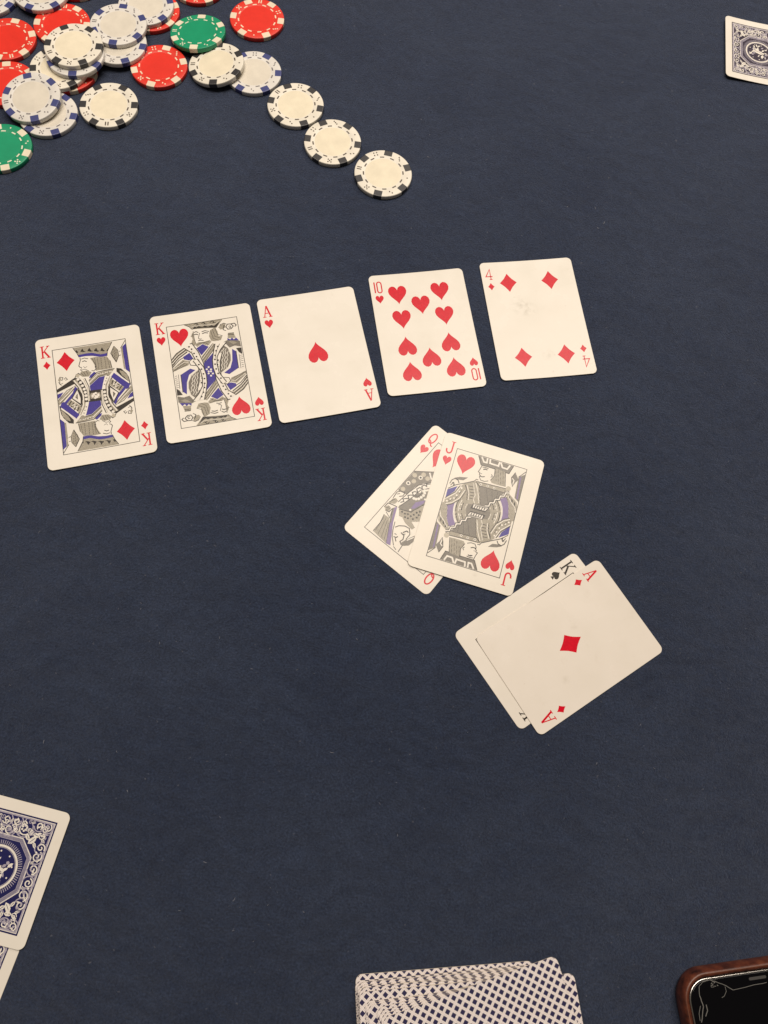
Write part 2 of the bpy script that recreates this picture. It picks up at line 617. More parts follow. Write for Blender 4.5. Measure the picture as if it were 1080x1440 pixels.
# court figures traced in card millimetres: (ink, f fill / s stroke / d dots, x y ..., width)
ART = {
 'king_of_diamonds': [
  ('T','f',[-9.9,35.1,14,35,10.5,29,9.5,26.2,-6.8,28.7,-7.9,31.2],0),
  ('P','f',[-7.2,29.6,-2.8,29.9,1,29.7,6.3,27.6,10.2,27.8,9.9,25.8,6.1,25.8,0.8,27.7,-3,28.1,-6.8,28],0),
  ('K','s',[-9.9,35.1,-7.9,31.2,-6.9,28.1],0.3),
  ('K','s',[14,35,10.5,29,9.9,25.8],0.3),
  ('K','f',[-5.7,31.8,-4.3,33.9,-3.5,31.8,-2.1,31.2,-3.5,31.1],0),
  ('K','f',[-1.6,31.4,0.1,33.5,0.8,31.4,2,30.8,0.6,30.6],0),
  ('K','f',[2.5,30.7,4,32.8,4.7,30.7,6,30.1,4.5,29.8],0),
  ('K','f',[6.2,30.2,7.6,32.2,8.4,30.1,9.4,29.8,8.2,29.3],0),
  ('K','f',[-8.7,32.7,-7.7,33.2,-6.8,31.4,-7.7,31.2],0),
  ('K','f',[9.9,29.5,11.5,31.2,11,29.6,10.3,29.1],0),
  ('T','f',[-0.5,26.2,2.9,26.4,9.7,25.5,11.3,22.3,11.8,16.8,7.3,16.8,2.1,16.9,1.9,20.4,0.9,23.5],0),
  ('K','s',[0.6,26,2.3,21.3,2.2,17],0.25),
  ('K','s',[3.9,25.9,4,17.2],0.15),
  ('K','s',[6.1,25.5,5.9,17],0.15),
  ('K','s',[8.3,25.5,8.4,16.9],0.15),
  ('K','s',[2.2,25.7,3,17.6],0.15),
  ('K','s',[9.9,24.5,10.6,16.9],0.15),
  ('K','s',[11.3,22.3,11.9,16.8],0.3),
  ('K','s',[-6.3,27.7,-6.3,25.7,-7.6,22,-7,21,-5.9,20.6],0.35),
  ('K','s',[-6,20,-6.9,19.1,-6,18.2,-6.7,17,-6,15.6],0.3),
  ('K','s',[-5.7,26.5,-3.7,26.9,-1.6,26],0.35),
  ('K','s',[-5.3,24.6,-3.9,25,-2.6,24.2],0.4),
  ('K','s',[-4.9,21.2,-4.2,20.1,-2.7,20.8],0.2),
  ('K','s',[-5.9,19.1,-4,19.1,-2,17.5],0.25),
  ('K','s',[1.9,20,2.3,18,0.7,17,-0.4,17.5],0.3),
  ('T','f',[-6.9,17.7,-3.6,18.1,-0.5,16.5,-2.4,13.7,-6.2,14.2,-7.7,15.6],0),
  ('K','s',[-6.7,17,-5.1,14.5],0.2),
  ('K','s',[-5.3,17.5,-4,14.3],0.2),
  ('K','s',[-3.6,17.6,-2.7,14.7],0.2),
  ('P','f',[-2.5,12.5,-1.8,14.2,0.9,16.4,2.1,15.4,-0.9,12.7],0),
  ('T','f',[-2.8,10.5,2.7,15,7.2,15.8,13.1,16.1,9.5,11.8,6.8,12.8,2.9,12.1,-2.5,8],0),
  ('K','s',[-2.8,10.9,2.7,15.7,7.2,16.1,13.3,16.2],0.4),
  ('K','s',[-2.5,8,3.2,12.5,7.3,12.9],0.4),
  ('W','s',[-2.7,9.5,2.8,14,7.3,14.5,11.5,14.7],0.5),
  ('K','d',[3.7,14.4,5.1,14.6,6.8,14.7,8.1,14,9.5,14.4,8.7,12.3,7.9,10.5,7.2,8.7,6.1,6.6],0.35),
  ('P','f',[-2.7,7.2,3.4,12,7,12.3,5.4,7.7,4.2,3.5,-2.6,4],0),
  ('K','f',[-3.1,4,4.4,3.6,3.4,-0.5,0.1,0.1,-3.9,0.2],0),
  ('T','f',[-2.6,2.2,3.3,1.7,3.1,-0.7,-3.4,0],0),
  ('W','d',[-1.7,0.2,0.3,1.6,1.7,0.4,0.1,-0.4,-0.8,1.2],0.75),
  ('K','d',[0.2,0.7],0.4),
  ('K','f',[-10.6,14.6,-22,8.2,-22,6.1,-11.5,10.2,-9.1,12.3],0),
  ('W','s',[-22,5.8,-11.8,9.7],0.5),
  ('P','f',[-22,4.9,-18.4,5.8,-20.3,3,-22,1.8],0),
  ('T','f',[-22,1.1,-12.8,8.2,-10.4,8.2,-19.6,-1.2,-21.9,-2.7],0),
  ('K','s',[-22,0.8,-16.2,6.6,-10.8,8.8],0.3),
  ('W','s',[-21.2,-0.6,-15.3,4.6,-11.7,8.3],0.5),
  ('K','s',[-20.7,-1.3,-10.6,8.1],0.25),
  ('P','f',[-21.7,-3.6,-18.6,-1.4,-13.2,4.2,-11.2,8.3,-9.8,6.7,-12.3,2.4,-19.2,-4.4],0),
  ('T','f',[-12.6,12.6,-10.1,13.1,-6.9,7.4,-5.5,0.2,-6.8,-6.5,-9.8,-11.5,-11.6,-11.2,-8.5,-4.3,-8.3,2,-9.8,8],0),
  ('K','s',[-12.6,12.6,-9.8,8,-8.3,2,-8.5,-4.3,-11.6,-11.5],0.4),
  ('W','s',[-11.5,12.7,-8.5,7.1,-7.1,1.1,-7.6,-5.1,-10.6,-11.4],0.7),
  ('K','f',[-10.3,13.9,-8.4,14,-6.1,9.8,-4.5,3.8,-4.5,-3.5,-6.7,-3.1,-6.7,2.3,-7.7,7.6],0),
  ('W','d',[-9,12.9,-7.8,10.5,-6.9,8.1,-6.1,5.6,-5.7,3.3,-5.6,1,-5.6,-1.4],0.95),
  ('W','f',[-7.1,13.4,-5,13,-3.2,6.8,-3.2,-2.8,-4.7,-3.1,-4.5,4.4,-6.1,9.8],0),
  ('K','s',[-5,13,-3.2,6.8,-3.3,-3.1],0.4),
  ('T','s',[-5.9,12.7,-4.1,6.3,-4,-2.9],0.4),
  ('K','s',[-10.5,14.5,-9.8,16.3,-8.3,17,-7.4,15.9],0.4),
  ('T','d',[-9,15.5],1.2),
  ('K','f',[14.5,16.4,17.2,15.5,20,11.6,21.1,8.8,21.8,2.8,20.6,4.6,14.2,13.9],0),
  ('T','f',[15.9,14.6,18.6,13.1,20.4,10.2,21.1,5.5,17.1,10.8],0),
  ('P','f',[12.6,13.4,21.2,3.7,20.1,1.2,18.7,0.8,10.6,11],0),
  ('W','s',[13.4,13.1,20.8,4.8],0.9),
  ('T','f',[10.1,10.1,17.2,2.4,15,-0.1,9.3,5.4,9,7.7],0),
  ('K','s',[11.6,8.5,10.4,5.9],0.5),
  ('K','s',[13.4,7.3,11.4,4.4],0.5),
  ('K','s',[14.8,5.1,13.1,2.5],0.5),
  ('K','s',[16.3,3.8,14.3,1],0.5),
  ('W','s',[12.2,7.1,11.2,5.1,13.2,5.7,12.3,3.3,14.4,4.2],0.5),
  ('K','f',[9.2,5.1,14.1,-0.6,10.3,-6.9,7.7,-2.9,7.7,1.5],0),
  ('W','f',[9.2,3.8,13.5,-0.7,10.2,-5.8,8.9,0],0),
  ('K','f',[10.5,0.7,11.9,-1,10.3,-3.4],0),
  ('T','f',[10.8,-0.3,11.4,-1.1,10.7,-2.1],0),
  ('P','f',[19.7,30.4,22,32.3,22,11.9,19.9,14.3],0),
  ('T','f',[18.8,29.6,19.9,30.8,19.8,14.6,18.8,15.1],0),
  ('K','s',[18.6,29.6,22,34.5],0.3),
  ('T','f',[14.8,31.8,16.8,28.6,16.9,24.6,14.9,20.4,12.9,24.3,12.3,27.1],0),
  ('K','s',[14.8,31.8,12.3,27.1,14.9,20.4],0.35),
  ('K','s',[14.8,31.8,16.8,28.6,16.9,24.6,14.9,20.4],0.25),
  ('K','s',[14.2,30.1,13.2,24.6],0.15),
  ('K','s',[15,29.9,14,22.5],0.15),
  ('K','s',[15.8,29.5,14.8,21.3],0.15),
  ('K','s',[17.3,27.5,18.4,27.7],0.3),
  ('K','s',[17.1,24.6,18.3,24.9],0.3),
  ('K','s',[-20.5,14.4,-19.5,16.4,-17.7,15.8,-18.4,14,-19.7,14.6,-20,11.7,-19,10.6],0.3),
  ('K','s',[-17.3,14.4,-16.1,15.5,-15.2,14.1,-16.5,13.7],0.3),
  ('K','s',[-20.6,13.1,-19.7,11.4,-18,12],0.25),
  ('T','f',[-20.8,14.4,-19.6,16.1,-18.8,15.4,-19.8,13],0),
 ],
 'king_of_hearts': [
  ('T','f',[-11.1,35.5,13.3,35.5,8.5,30.1,-6.6,31.6,-8.2,33.6],0),
  ('K','s',[-11.1,35.5,-8.2,33.6,-6.6,31.4],0.3),
  ('K','f',[-6.6,31.4,-5,33.2,-3.7,32.5,-2.2,33.1,-0.2,32.2,1.6,32.9,3.5,31.8,5.6,32.5,7.2,31.6,11.4,34.4,8.5,30.1,5.4,30.7,0.2,31.5,-3.8,31.6],0),
  ('K','s',[-4.8,34.8,-3.7,35.5,-2.7,34.7,-3.8,33.9,-1.8,33.9],0.4),
  ('K','s',[-0.2,34.6,0.9,35.5,1.9,34.6,0.9,34,2.9,33.7],0.4),
  ('K','s',[5,34.4,6.4,35.5,7.6,34.4,6.4,33.8,8.8,34.1],0.4),
  ('W','s',[-7.4,33.2,-4.4,33.7,-1.2,33.6,3.4,33.1,8,32.8,10.6,34.4],0.25),
  ('T','f',[4.2,29,7.7,30.5,8.8,27.2,9,23.7,11.5,23.8,10,20.8,6.2,20.7,4,21.2,3.1,24.8],0),
  ('K','s',[5.8,29.4,6.7,24.1,9.9,22.2],0.2),
  ('K','s',[4.7,28.2,5.4,23,8.6,20.7],0.2),
  ('K','s',[7.6,30.1,8.4,25.2,11.4,23.8],0.25),
  ('T','f',[-6.2,29.9,-6.1,26.4,-6.2,23.1,-5.5,19.5,-6.9,19.8,-8.3,22.1,-7.2,24.6,-7.9,26.8],0),
  ('K','s',[-6.2,30.2,-6.2,24.4,-5.5,19.2],0.25),
  ('K','s',[-7,28.6,-7.1,26.6,-8.2,26.8],0.25),
  ('K','s',[-5.9,29,-4.4,29.5,-3.1,28.5],0.4),
  ('K','s',[-6,27.4,-4.6,27.7,-3.6,27],0.45),
  ('K','s',[-1,28.8,1.1,29.2,3.6,28.2],0.4),
  ('K','s',[-0.9,27.4,0.9,27.8,2.8,27.2],0.45),
  ('K','s',[-2.4,28.2,-3.6,24.6,-2.9,23.7,-1.7,23.9],0.3),
  ('K','s',[-4,22.7,-2.4,22.9,-0.7,22.4],0.4),
  ('T','f',[-6.2,20.7,-4,21.6,-0.6,21.4,3.3,22,3.9,20.5,1.3,18.3,-1.8,20.2,-5.3,18.5],0),
  ('K','s',[-5.4,19.9,-1.8,20.9,2.9,21.3],0.2),
  ('K','s',[-4.1,21.2,0.4,20.4,2.5,18.4],0.2),
  ('P','f',[-5.8,17.6,-1.7,19.9,1.8,17.4,-3.5,12.1],0),
  ('T','f',[4.6,19.6,7,17.3,-2.7,6.6,-3.6,11.1],0),
  ('K','s',[4,18.8,-3.3,10.4],0.25),
  ('K','s',[5.4,18.6,-2.9,8.7],0.25),
  ('K','s',[6.6,17.3,-2.5,6.8],0.3),
  ('W','s',[4.7,18.7,-3,9.7],0.25),
  ('P','f',[-2.8,6.3,3.6,12.5,2.7,4.6,3.3,-3.5,2,-5.8,-2.8,-0.3],0),
  ('W','d',[-1.6,1.8,-0.3,3.1,-0.7,0.1,0.9,1.3],0.65),
  ('K','d',[-0.4,1.5],0.45),
  ('T','f',[-22,11.9,-18.5,15.9,-13,19.2,-11.3,16.6,-17.9,12.1,-22,6.7],0),
  ('K','s',[-22,11.9,-18.5,15.9,-13.3,18.9],0.5),
  ('W','s',[-22,10.9,-18.1,14.8,-12.8,18.2],0.4),
  ('K','s',[-22,10,-17.9,14.1,-12.6,17.5],0.5),
  ('W','s',[-22,9,-17.7,13.2,-12.2,16.6],0.4),
  ('K','s',[-22,8.1,-17.6,12.4,-11.8,16],0.5),
  ('K','s',[-22,6.6,-17.5,11,-14.4,12.5],0.4),
  ('P','f',[-14.8,12.9,-10.5,15.2,-8.7,10.7,-11.6,9.9,-14.5,11.1],0),
  ('T','f',[-22,5.7,-15.2,10.9,-11.2,9.1,-12.3,6.6,-20,4.5,-22,3.3],0),
  ('K','s',[-22,4.9,-14.8,9.9],0.25),
  ('K','s',[-22,3.9,-13.8,8.7],0.25),
  ('K','s',[-20.9,4,-12.8,7.5],0.25),
  ('W','s',[-21.6,5.2,-14.8,9.1,-12.1,8.4],0.3),
  ('W','f',[-11.6,8.9,-9.5,10.6,-5.7,9.5,-5.8,6.9,-8.2,5.7,-11,6.4],0),
  ('K','s',[-11.6,8.9,-9.5,10.6,-5.7,9.5,-5.8,6.9,-8.2,5.7,-11,6.4,-11.6,8.9],0.35),
  ('K','s',[-8.5,9.7,-7.9,8.2],0.25),
  ('D','f',[10.9,16.9,13.4,14.1,14.3,9.2,13.8,5.2,11.4,1,6.7,-2.1,5.3,0.2,6,6.7,7.9,12.4],0),
  ('W','s',[9.5,13.4,8.5,12.1,8.8,10.3,7.7,9,8.1,7.3,7,5.9,7.3,4.2,6.3,2.9,6.6,1.2],0.35),
  ('W','s',[11.1,14.8,10,13.3,10.4,11.3,9.2,9.8,9.6,7.9,8.4,6.4,8.8,4.5,7.7,3,8.1,1,6.9,-0.4],0.35),
  ('W','s',[12.4,14.2,11.3,12.8,11.7,11,10.6,9.6,11,7.7,9.9,6.3,10.3,4.5,9.2,3.1,9.6,1.3,8.5,-0.1],0.35),
  ('W','s',[13.5,12.3,12.4,11,12.8,9.3,11.7,8.1,12.1,6.3,11,5.1,11.4,3.4,10.3,2.1,10.7,0.4],0.35),
  ('W','s',[11.5,16.8,13.8,14,14.8,9.1,14.3,5.2,11.8,0.6,6.8,-2.6],0.5),
  ('P','f',[15.9,13.3,18.1,11.1,17.6,-0.8,11.6,-4,8.6,-2.5,12.8,0.1,14.8,5.1],0),
  ('W','f',[18.1,11.5,21.4,8.4,21.3,-1.5,17.8,-0.8],0),
  ('K','s',[18.1,11.5,17.8,-0.8],0.35),
  ('K','s',[19.6,8.9,19.2,-1.1],0.25),
  ('K','s',[19.9,7.8,21.6,7.8],0.25),
  ('K','s',[19.9,6.5,21.6,6.5],0.25),
  ('K','s',[19.9,5.1,21.6,5.2],0.25),
  ('K','s',[20,3.8,21.5,3.8],0.25),
  ('K','s',[20,2.4,21.5,2.5],0.25),
  ('K','s',[20.1,1.1,21.5,1.2],0.25),
  ('K','s',[20.1,-0.3,21.4,-0.2],0.25),
  ('D','f',[11.2,18.9,14.6,20.3,21.6,18.1,21.7,13.8,17.9,15.1,14.7,14.2,13,17],0),
  ('T','f',[14.4,19,17.6,18.7,19.7,17,17.2,16.4],0),
  ('K','f',[18.4,13.3,21.8,13.2,21.6,8.4,19.8,10.2],0),
  ('W','s',[14.7,14.2,17.9,14.9,21.7,13.5],0.6),
  ('P','f',[14.2,21.5,15.8,20.1,17.1,21.4,18,19.7,19.6,20.8,21,18.5,14,19.9],0),
  ('T','f',[15.3,25,18.5,24.7,19.4,20.8,14.4,21.5],0),
  ('K','s',[15,24.7,18.8,24.5],0.35),
  ('K','s',[14.7,23.7,18.8,23.4],0.35),
  ('K','s',[14.5,29.6,15.7,31.4,17.7,31.2,19.2,29.4,17.5,27.7,15.4,27.7,14.5,29.6],0.45),
  ('K','s',[16,29.7,17.2,29.9,17.5,28.7,16.1,28.6],0.35),
  ('K','s',[18,31.2,20.1,31.3,21.1,29.8,20,28.9],0.45),
  ('K','s',[9.9,29.7,11.4,31.9,13.5,32.5,15.1,31.5],0.35),
  ('K','s',[10.6,28.6,12.7,28.9,12.4,30.7,14,29.7],0.35),
  ('T','f',[9.9,30.1,12,32.1,14.3,32,14.2,29.3,12,28.3,10.6,28.6],0),
  ('K','s',[13.6,31.1,12.5,27.9,14.1,26.9],0.35),
  ('W','f',[-9.5,21.3,-8.1,21.5,-5,14.7,-3,6.3,-3,-0.9,-4.6,-7.2,-6.8,-12,-9.4,-11.5,-7.6,-6.7,-6.4,-0.3,-6.6,6.3,-9.2,14.9,-13.3,18.8],0),
  ('K','s',[-13.3,18.8,-9.2,14.9,-6.6,6.3,-6.4,-0.3,-7.6,-6.7,-9.4,-11.5],0.45),
  ('K','s',[-9.5,21.3,-8.1,21.5,-5,14.7,-3,6.3,-3,-0.9,-4.6,-7.2,-6.8,-12],0.45),
  ('K','d',[-10.2,19.4,-8.9,17.5,-7.8,14.2,-6.6,11.7,-5.8,8.9,-5.1,5.7,-4.8,2.4,-4.8,-0.9,-5.3,-3.8,-6.1,-6.9],0.6),
  ('T','d',[-9.1,15.6,-7.1,9.9,-5.8,4.1,-5.8,-2.4,-6.6,-5.5],0.5),
  ('W','f',[6,18.8,12.9,18.8,8.8,14.2,5.9,9.4,5.1,4.2,5.6,-1.9,8.8,-9.1,6.4,-9.9,3.3,-3.5,2.4,2,2.7,7.3,4.1,13.1],0),
  ('K','s',[6,18.8,4.1,13.1,2.7,7.3,2.4,2,3.3,-3.5,6.4,-10.1],0.45),
  ('K','s',[13.2,18.8,8.8,14.2,5.9,9.4,5.1,4.2,5.6,-1.9,9.1,-9.1],0.45),
  ('K','s',[8.8,18.3,6.3,14,4.5,8.3],0.25),
  ('K','d',[7.4,16.5,5.9,13.7,4.8,10.6,4.3,7.7,3.9,4.4,4.1,1,4.8,-2.4,6,-5.9],0.6),
 ],
 'jack_of_hearts': [
  ('D','f',[-8.5,35.3,13.9,35.3,12.2,29.5,2.8,29.8,-5.6,29.8],0),
  ('K','s',[-8.5,35.3,-5.6,29.8,2.8,29.8,12.2,29.5,13.9,35.3],0.35),
  ('W','s',[-6.3,35,-4.3,32.2,-2.5,32.3,-2.7,35.2],1.0),
  ('W','s',[-1,35.2,-0.5,32.5,4.8,32.4,5,35.2],1.0),
  ('W','s',[5.8,35.1,7.4,32.2,10.5,32.1,11.7,35],1.0),
  ('T','f',[3.2,30.5,10,29.8,12,20.6,8.2,20.3,3.5,20.4,2.2,21.9,3.9,25.4],0),
  ('K','s',[3.7,30.1,5.8,22.6],0.15),
  ('K','s',[5.3,29.9,7.5,21.1],0.15),
  ('K','s',[6.9,29.9,9,21.3],0.15),
  ('K','s',[8.4,30,10.6,20.8],0.15),
  ('K','s',[10,29.8,12,20.6],0.3),
  ('K','s',[3.2,30.5,4,25.4,2.5,22.1],0.3),
  ('K','s',[-4.8,29.8,-5.4,27,-6.1,24.9,-5,24.6,-5.1,23.5,-4.2,22.9,-4.6,21.9,-3.4,20.1,-1,20,1.2,21],0.35),
  ('K','s',[-4.4,28.7,-2.6,29,-0.5,28.7],0.4),
  ('K','s',[-3.6,27.3,-2.4,28,-1,27.7],0.5),
  ('K','d',[-2.6,27.6],0.35),
  ('K','s',[-4.8,22.6,-2.9,22.4,-1.5,23.1],0.45),
  ('K','s',[2.1,25.8,2.9,24.7,2.1,23.7],0.35),
  ('K','s',[-4.6,24.2,-3.6,24.3],0.25),
  ('K','s',[-6.8,18.3,-6,19.8,-4.7,19.7],0.35),
  ('T','f',[-6.1,18.9,-4.5,18.8,12.8,19.5,13.7,16.8,6,16.5,-4.4,16.1],0),
  ('K','s',[-5,18.6,12.8,19.5],0.35),
  ('K','s',[-4.4,16.1,6,16.5,13.1,16.6],0.35),
  ('W','d',[-2.6,17.4,1.7,17.7,5.8,17.5],0.8),
  ('K','d',[-2.6,17.4,1.7,17.7,5.8,17.5],0.4),
  ('K','s',[13,19.6,13.9,21.2,15.3,20.4,14.8,18.5,13.3,18.6],0.4),
  ('T','d',[14.2,20],1.6),
  ('T','f',[-9.7,-10.9,-10.9,-9.5,-11.9,-8,-12.7,-6.3,-13.3,-4.5,-13.6,-2.7,-13.8,-0.8,-13.7,1.1,-13.4,3,-12.9,4.9,-12.2,6.6,-11.3,8.3,-10.2,9.8,-8.9,11.2,-7.5,12.4,-6,13.4,-4.3,14.2,-2.6,14.7,-0.9,15,0.9,15.1,2.6,14.9,4.3,14.4,6,13.8,7.5,12.8,8.9,11.7,10.1,10.4,11.2,9,12,7.3,12.7,5.6,13.2,3.8,13.4,1.9],0),
  ('W','s',[-11.4,-3.3,-11.6,-1.7,-11.7,-0.1,-11.5,1.5,-11.2,3.1,-10.7,4.7,-10.1,6.1,-9.2,7.5,-8.2,8.8,-7.1,9.9,-5.9,10.8,-4.6,11.6,-3.1,12.2,-1.7,12.5,-0.2,12.7,1.3,12.7,2.7,12.4,4.1,12,5.5,11.4,6.7,10.5,7.8,9.5,8.8,8.4,9.7,7.1,10.4,5.7,10.9,4.2],0.4),
  ('K','s',[-12.9,-3.7,-13.1,-1.9,-13.2,-0.1,-13.1,1.7,-12.7,3.5,-12.1,5.3,-11.4,6.9,-10.4,8.5,-9.3,9.9,-8.1,11.2,-6.7,12.3,-5.1,13.1,-3.5,13.8,-1.9,14.2,-0.2,14.4,1.5,14.4,3.1,14.1,4.7,13.6,6.2,12.9,7.6,11.9,8.9,10.8,10,9.5,11,8,11.8,6.4,12.3,4.7],0.35),
  ('K','s',[-9.7,-2.2,-9.8,-0.9,-9.8,0.4,-9.7,1.7,-9.4,3,-8.9,4.2,-8.4,5.4,-7.7,6.5,-6.8,7.5,-5.9,8.4,-4.9,9.1,-3.8,9.8,-2.7,10.2,-1.5,10.5,-0.3,10.7,0.9,10.7,2.1,10.5,3.3,10.2,4.4,9.7,5.4,9,6.3,8.3,7.2,7.4,7.9,6.3,8.5,5.2,9,4],0.35),
  ('W','d',[-10.8,-1.4,-10.7,1.3,-10.1,3.9,-8.9,6.4,-7.3,8.5,-5.2,10.1,-2.9,11.2,-0.5,11.7,2,11.6,4.4,10.8,6.5,9.5,8.2,7.6,9.5,5.4],0.45),
  ('D','f',[-7,-2.3,-7.2,-1.1,-7.2,0.1,-7.1,1.3,-6.7,2.5,-6.3,3.6,-5.6,4.7,-4.9,5.6,-4,6.4,-3,7,-2,7.4,-0.9,7.7,0.2,7.8,1.3,7.7,2.4,7.4,3.4,6.9,4.3,6.2,5.1,5.4,5.8,4.5,6.3,3.4,6.7,2.3],0),
  ('W','s',[-7.8,-1,-7.8,0.1,-7.7,1.3,-7.4,2.4,-7,3.5,-6.4,4.6,-5.8,5.5,-5,6.3,-4.1,7.1,-3.1,7.6,-2.1,8.1,-1.1,8.3,-0,8.4,1.1,8.4,2.1,8.2,3.1,7.8,4,7.2,4.9,6.6,5.6,5.8,6.3,4.9,6.8,3.9],0.3),
  ('L','f',[10.1,11.7,11,10.6,11.8,9.5,12.4,8.3,13,7.1,13.5,5.7,13.9,4.4,14.1,3,14.2,1.6,14.2,0.1,14.1,-1.3,18.3,-1.7,18.5,0,18.5,1.7,18.4,3.4,18.1,5.1,17.8,6.8,17.3,8.4,16.6,9.9,15.9,11.4,15,12.8,14.1,14.1],0),
  ('W','s',[10.3,11.9,11.2,10.9,12,9.7,12.7,8.5,13.3,7.2,13.8,5.9,14.1,4.5,14.4,3,14.5,1.6,14.5,0.1,14.4,-1.3],0.45),
  ('K','s',[14.2,14.3,15.2,13,16,11.7,16.8,10.2,17.4,8.8,17.9,7.2,18.3,5.6,18.6,4,18.7,2.3,18.7,0.7,18.7,-1],0.3),
  ('D','f',[-3.2,16,12.5,16.6,8.2,9.9,5.3,6.5,0.1,4.8],0),
  ('K','s',[-3.2,16,0.1,4.8],0.4),
  ('K','s',[1.3,15.6,4.5,7.3],0.15),
  ('K','s',[4.9,15.8,6.7,8.7],0.15),
  ('K','s',[8.6,16.1,8.5,11.3],0.15),
  ('T','f',[-11.9,14.9,-5.9,18.5,-3.2,16,0.1,4.8,-3.8,3.5,-9.7,2.5,-12.7,6.9,-15.6,11.3],0),
  ('W','s',[-5.7,17.4,-2.8,11.5,-0.9,5.5],0.45),
  ('W','s',[-7,16.6,-5.3,12.1,-4.1,9.8,-4.6,6.9,-3.1,4.4],0.35),
  ('K','s',[-11.4,14.1,-9,9.5,-8.2,5],0.35),
  ('W','s',[-10.5,14.4,-8.1,9.7,-7.3,5.3],0.4),
  ('K','s',[-9.2,14.1,-6.5,14.4],0.35),
  ('K','s',[-8.6,12.3,-5.7,12.6],0.35),
  ('K','s',[-7.9,10.5,-5,10.8],0.35),
  ('K','s',[-7.4,8.6,-4.5,8.9],0.35),
  ('K','s',[-7.2,6.7,-4.6,6.9],0.35),
  ('K','s',[-5.8,18.3,-3.1,15.8],0.4),
  ('P','f',[-21.1,8.1,-15.8,12,-16.7,8.2,-20.9,2.9],0),
  ('T','f',[-21,2.8,-16.6,7.9,-14.7,12.4,-11.8,14.6,-10.3,10.4,-12.4,3.6,-16.9,-0.6,-20.9,-2.6],0),
  ('W','s',[-20.8,2,-15.8,7.2,-13.6,13],0.5),
  ('K','s',[-21.1,2.5,-16.3,8,-14.4,12.7],0.35),
  ('W','s',[-20.8,-1.8,-16.1,1,-12.8,4.8,-10.9,10.8],0.5),
  ('K','s',[-20.8,-2.7,-16.4,-0.3,-12.2,4,-10.1,10.4],0.35),
  ('W','d',[-19.5,0.9,-17.7,2.5,-15.9,3.8,-14.8,6.1,-13.8,8.9,-13.1,11.5],0.6),
  ('K','s',[-18.5,0.6,-16.9,2.8],0.3),
  ('K','s',[-15.2,3.3,-14.2,5.7],0.3),
  ('K','s',[-13.4,7.3,-12.8,9.9],0.3),
  ('T','f',[-20.8,-3.4,-18.4,-2.1,-16.1,-12.3,-20.6,-12.5],0),
  ('K','s',[-20.3,-4.4,-19.1,-4],0.3),
  ('K','s',[-20.2,-6.4,-18.8,-5.9],0.3),
  ('K','s',[-20.2,-8.3,-18.5,-7.8],0.3),
  ('K','s',[-20.1,-10.3,-18.2,-9.7],0.3),
  ('T','f',[13.9,15.8,15.9,16.5,21.1,12.8,22,10,22,0.9,20.1,-0.1,17.5,8.3],0),
  ('K','f',[15.6,15.4,16.5,15.3,16.8,12.7,16,13.5],0),
  ('K','f',[17.4,14.3,18.3,13.6,18.7,11.4,17.7,12],0),
  ('K','f',[19.5,13,20.3,12.2,20.4,9.9,19.6,11],0),
  ('W','s',[15,15.2,18,11.8,20.7,9.4,21.9,6.4],0.45),
  ('D','f',[18.4,29.2,22,32,22,13.5,19.1,15.5],0),
  ('L','f',[19.2,29.2,20,29.8,21.2,14.9,20.2,15.2],0),
  ('K','s',[18.4,29.2,21.9,33.8],0.3),
  ('D','f',[15.9,31.5,18.7,27.5,17.3,25.1,16.2,22,14.9,24.3,14.3,27.5],0),
  ('W','s',[14.8,27.3,16.2,26.1,15.9,22.6],0.6),
  ('K','s',[15.9,31.5,14.3,27.5,16.2,22],0.3),
  ('K','s',[15.5,17.4,13.3,16.8,12.9,14.4,10.7,13.8,10.4,11.4,8.2,10.8,7.9,8.3,5.7,7.8,5.4,5.4,3.2,4.8],1.3),
  ('W','s',[15.5,17.4,13.3,16.8,12.9,14.4,10.7,13.8,10.4,11.4,8.2,10.8,7.9,8.3,5.7,7.8,5.4,5.4,3.2,4.8],0.7),
  ('K','f',[-4,4.1,5.9,4.4,4.4,0.9,-4.9,0.8],0),
  ('W','f',[-3.5,3.8,5.4,4.2,4.2,1.7,-3.6,1.5],0),
  ('K','s',[-2.3,3.1,-2.7,1.5],0.45),
  ('K','s',[-0.9,3.2,-1.2,1.6],0.45),
  ('K','s',[0.6,3.3,0.2,1.7],0.45),
  ('K','s',[2.1,3.3,1.7,1.7],0.45),
  ('K','s',[3.5,3.4,3.2,1.8],0.45),
  ('K','s',[-2.7,3.2,4.6,3.7],0.35),
  ('D','f',[-18.9,16.6,-16.1,18.1,-11.1,19.3,-13.3,16.7,-17.3,16],0),
  ('K','s',[-20.8,12.2,-20,14.9,-18.5,16.3,-16.5,15.8,-15.4,14.1],0.4),
  ('K','s',[-20,11.2,-18.7,13.6,-17.7,11.9],0.35),
  ('K','s',[-20.9,8.8,-18.9,10.8,-16.9,12.5],0.35),
  ('K','s',[-19.6,13.3,-18.2,12.8,-18.4,11],0.35),
  ('K','s',[-16.9,12.5,-12,15.2,-6.8,18.3],0.35),
 ],
 'queen_of_hearts': [
  ('D','f',[-21.8,11.6,-10.7,19.9,-7.3,12.6,-12.7,8.8,-15.2,3.3,-15.9,-3.5,-20.9,-4.8,-21.7,-4.7,-22,0.7],0),
  ('K','s',[-22,11.1,-10.7,19.9],0.35),
  ('T','d',[-16.3,10.4,-19.8,2.8,-20,9.3,-12.7,12.7,-19.9,-2.2,-18,5.9,-16.1,13.1],1.5),
  ('W','d',[-16.3,10.4,-19.8,2.8],1.3),
  ('K','d',[-16.3,10.4,-19.8,2.8],0.7),
  ('W','s',[-14.1,16.5,-10.5,13.7],0.9),
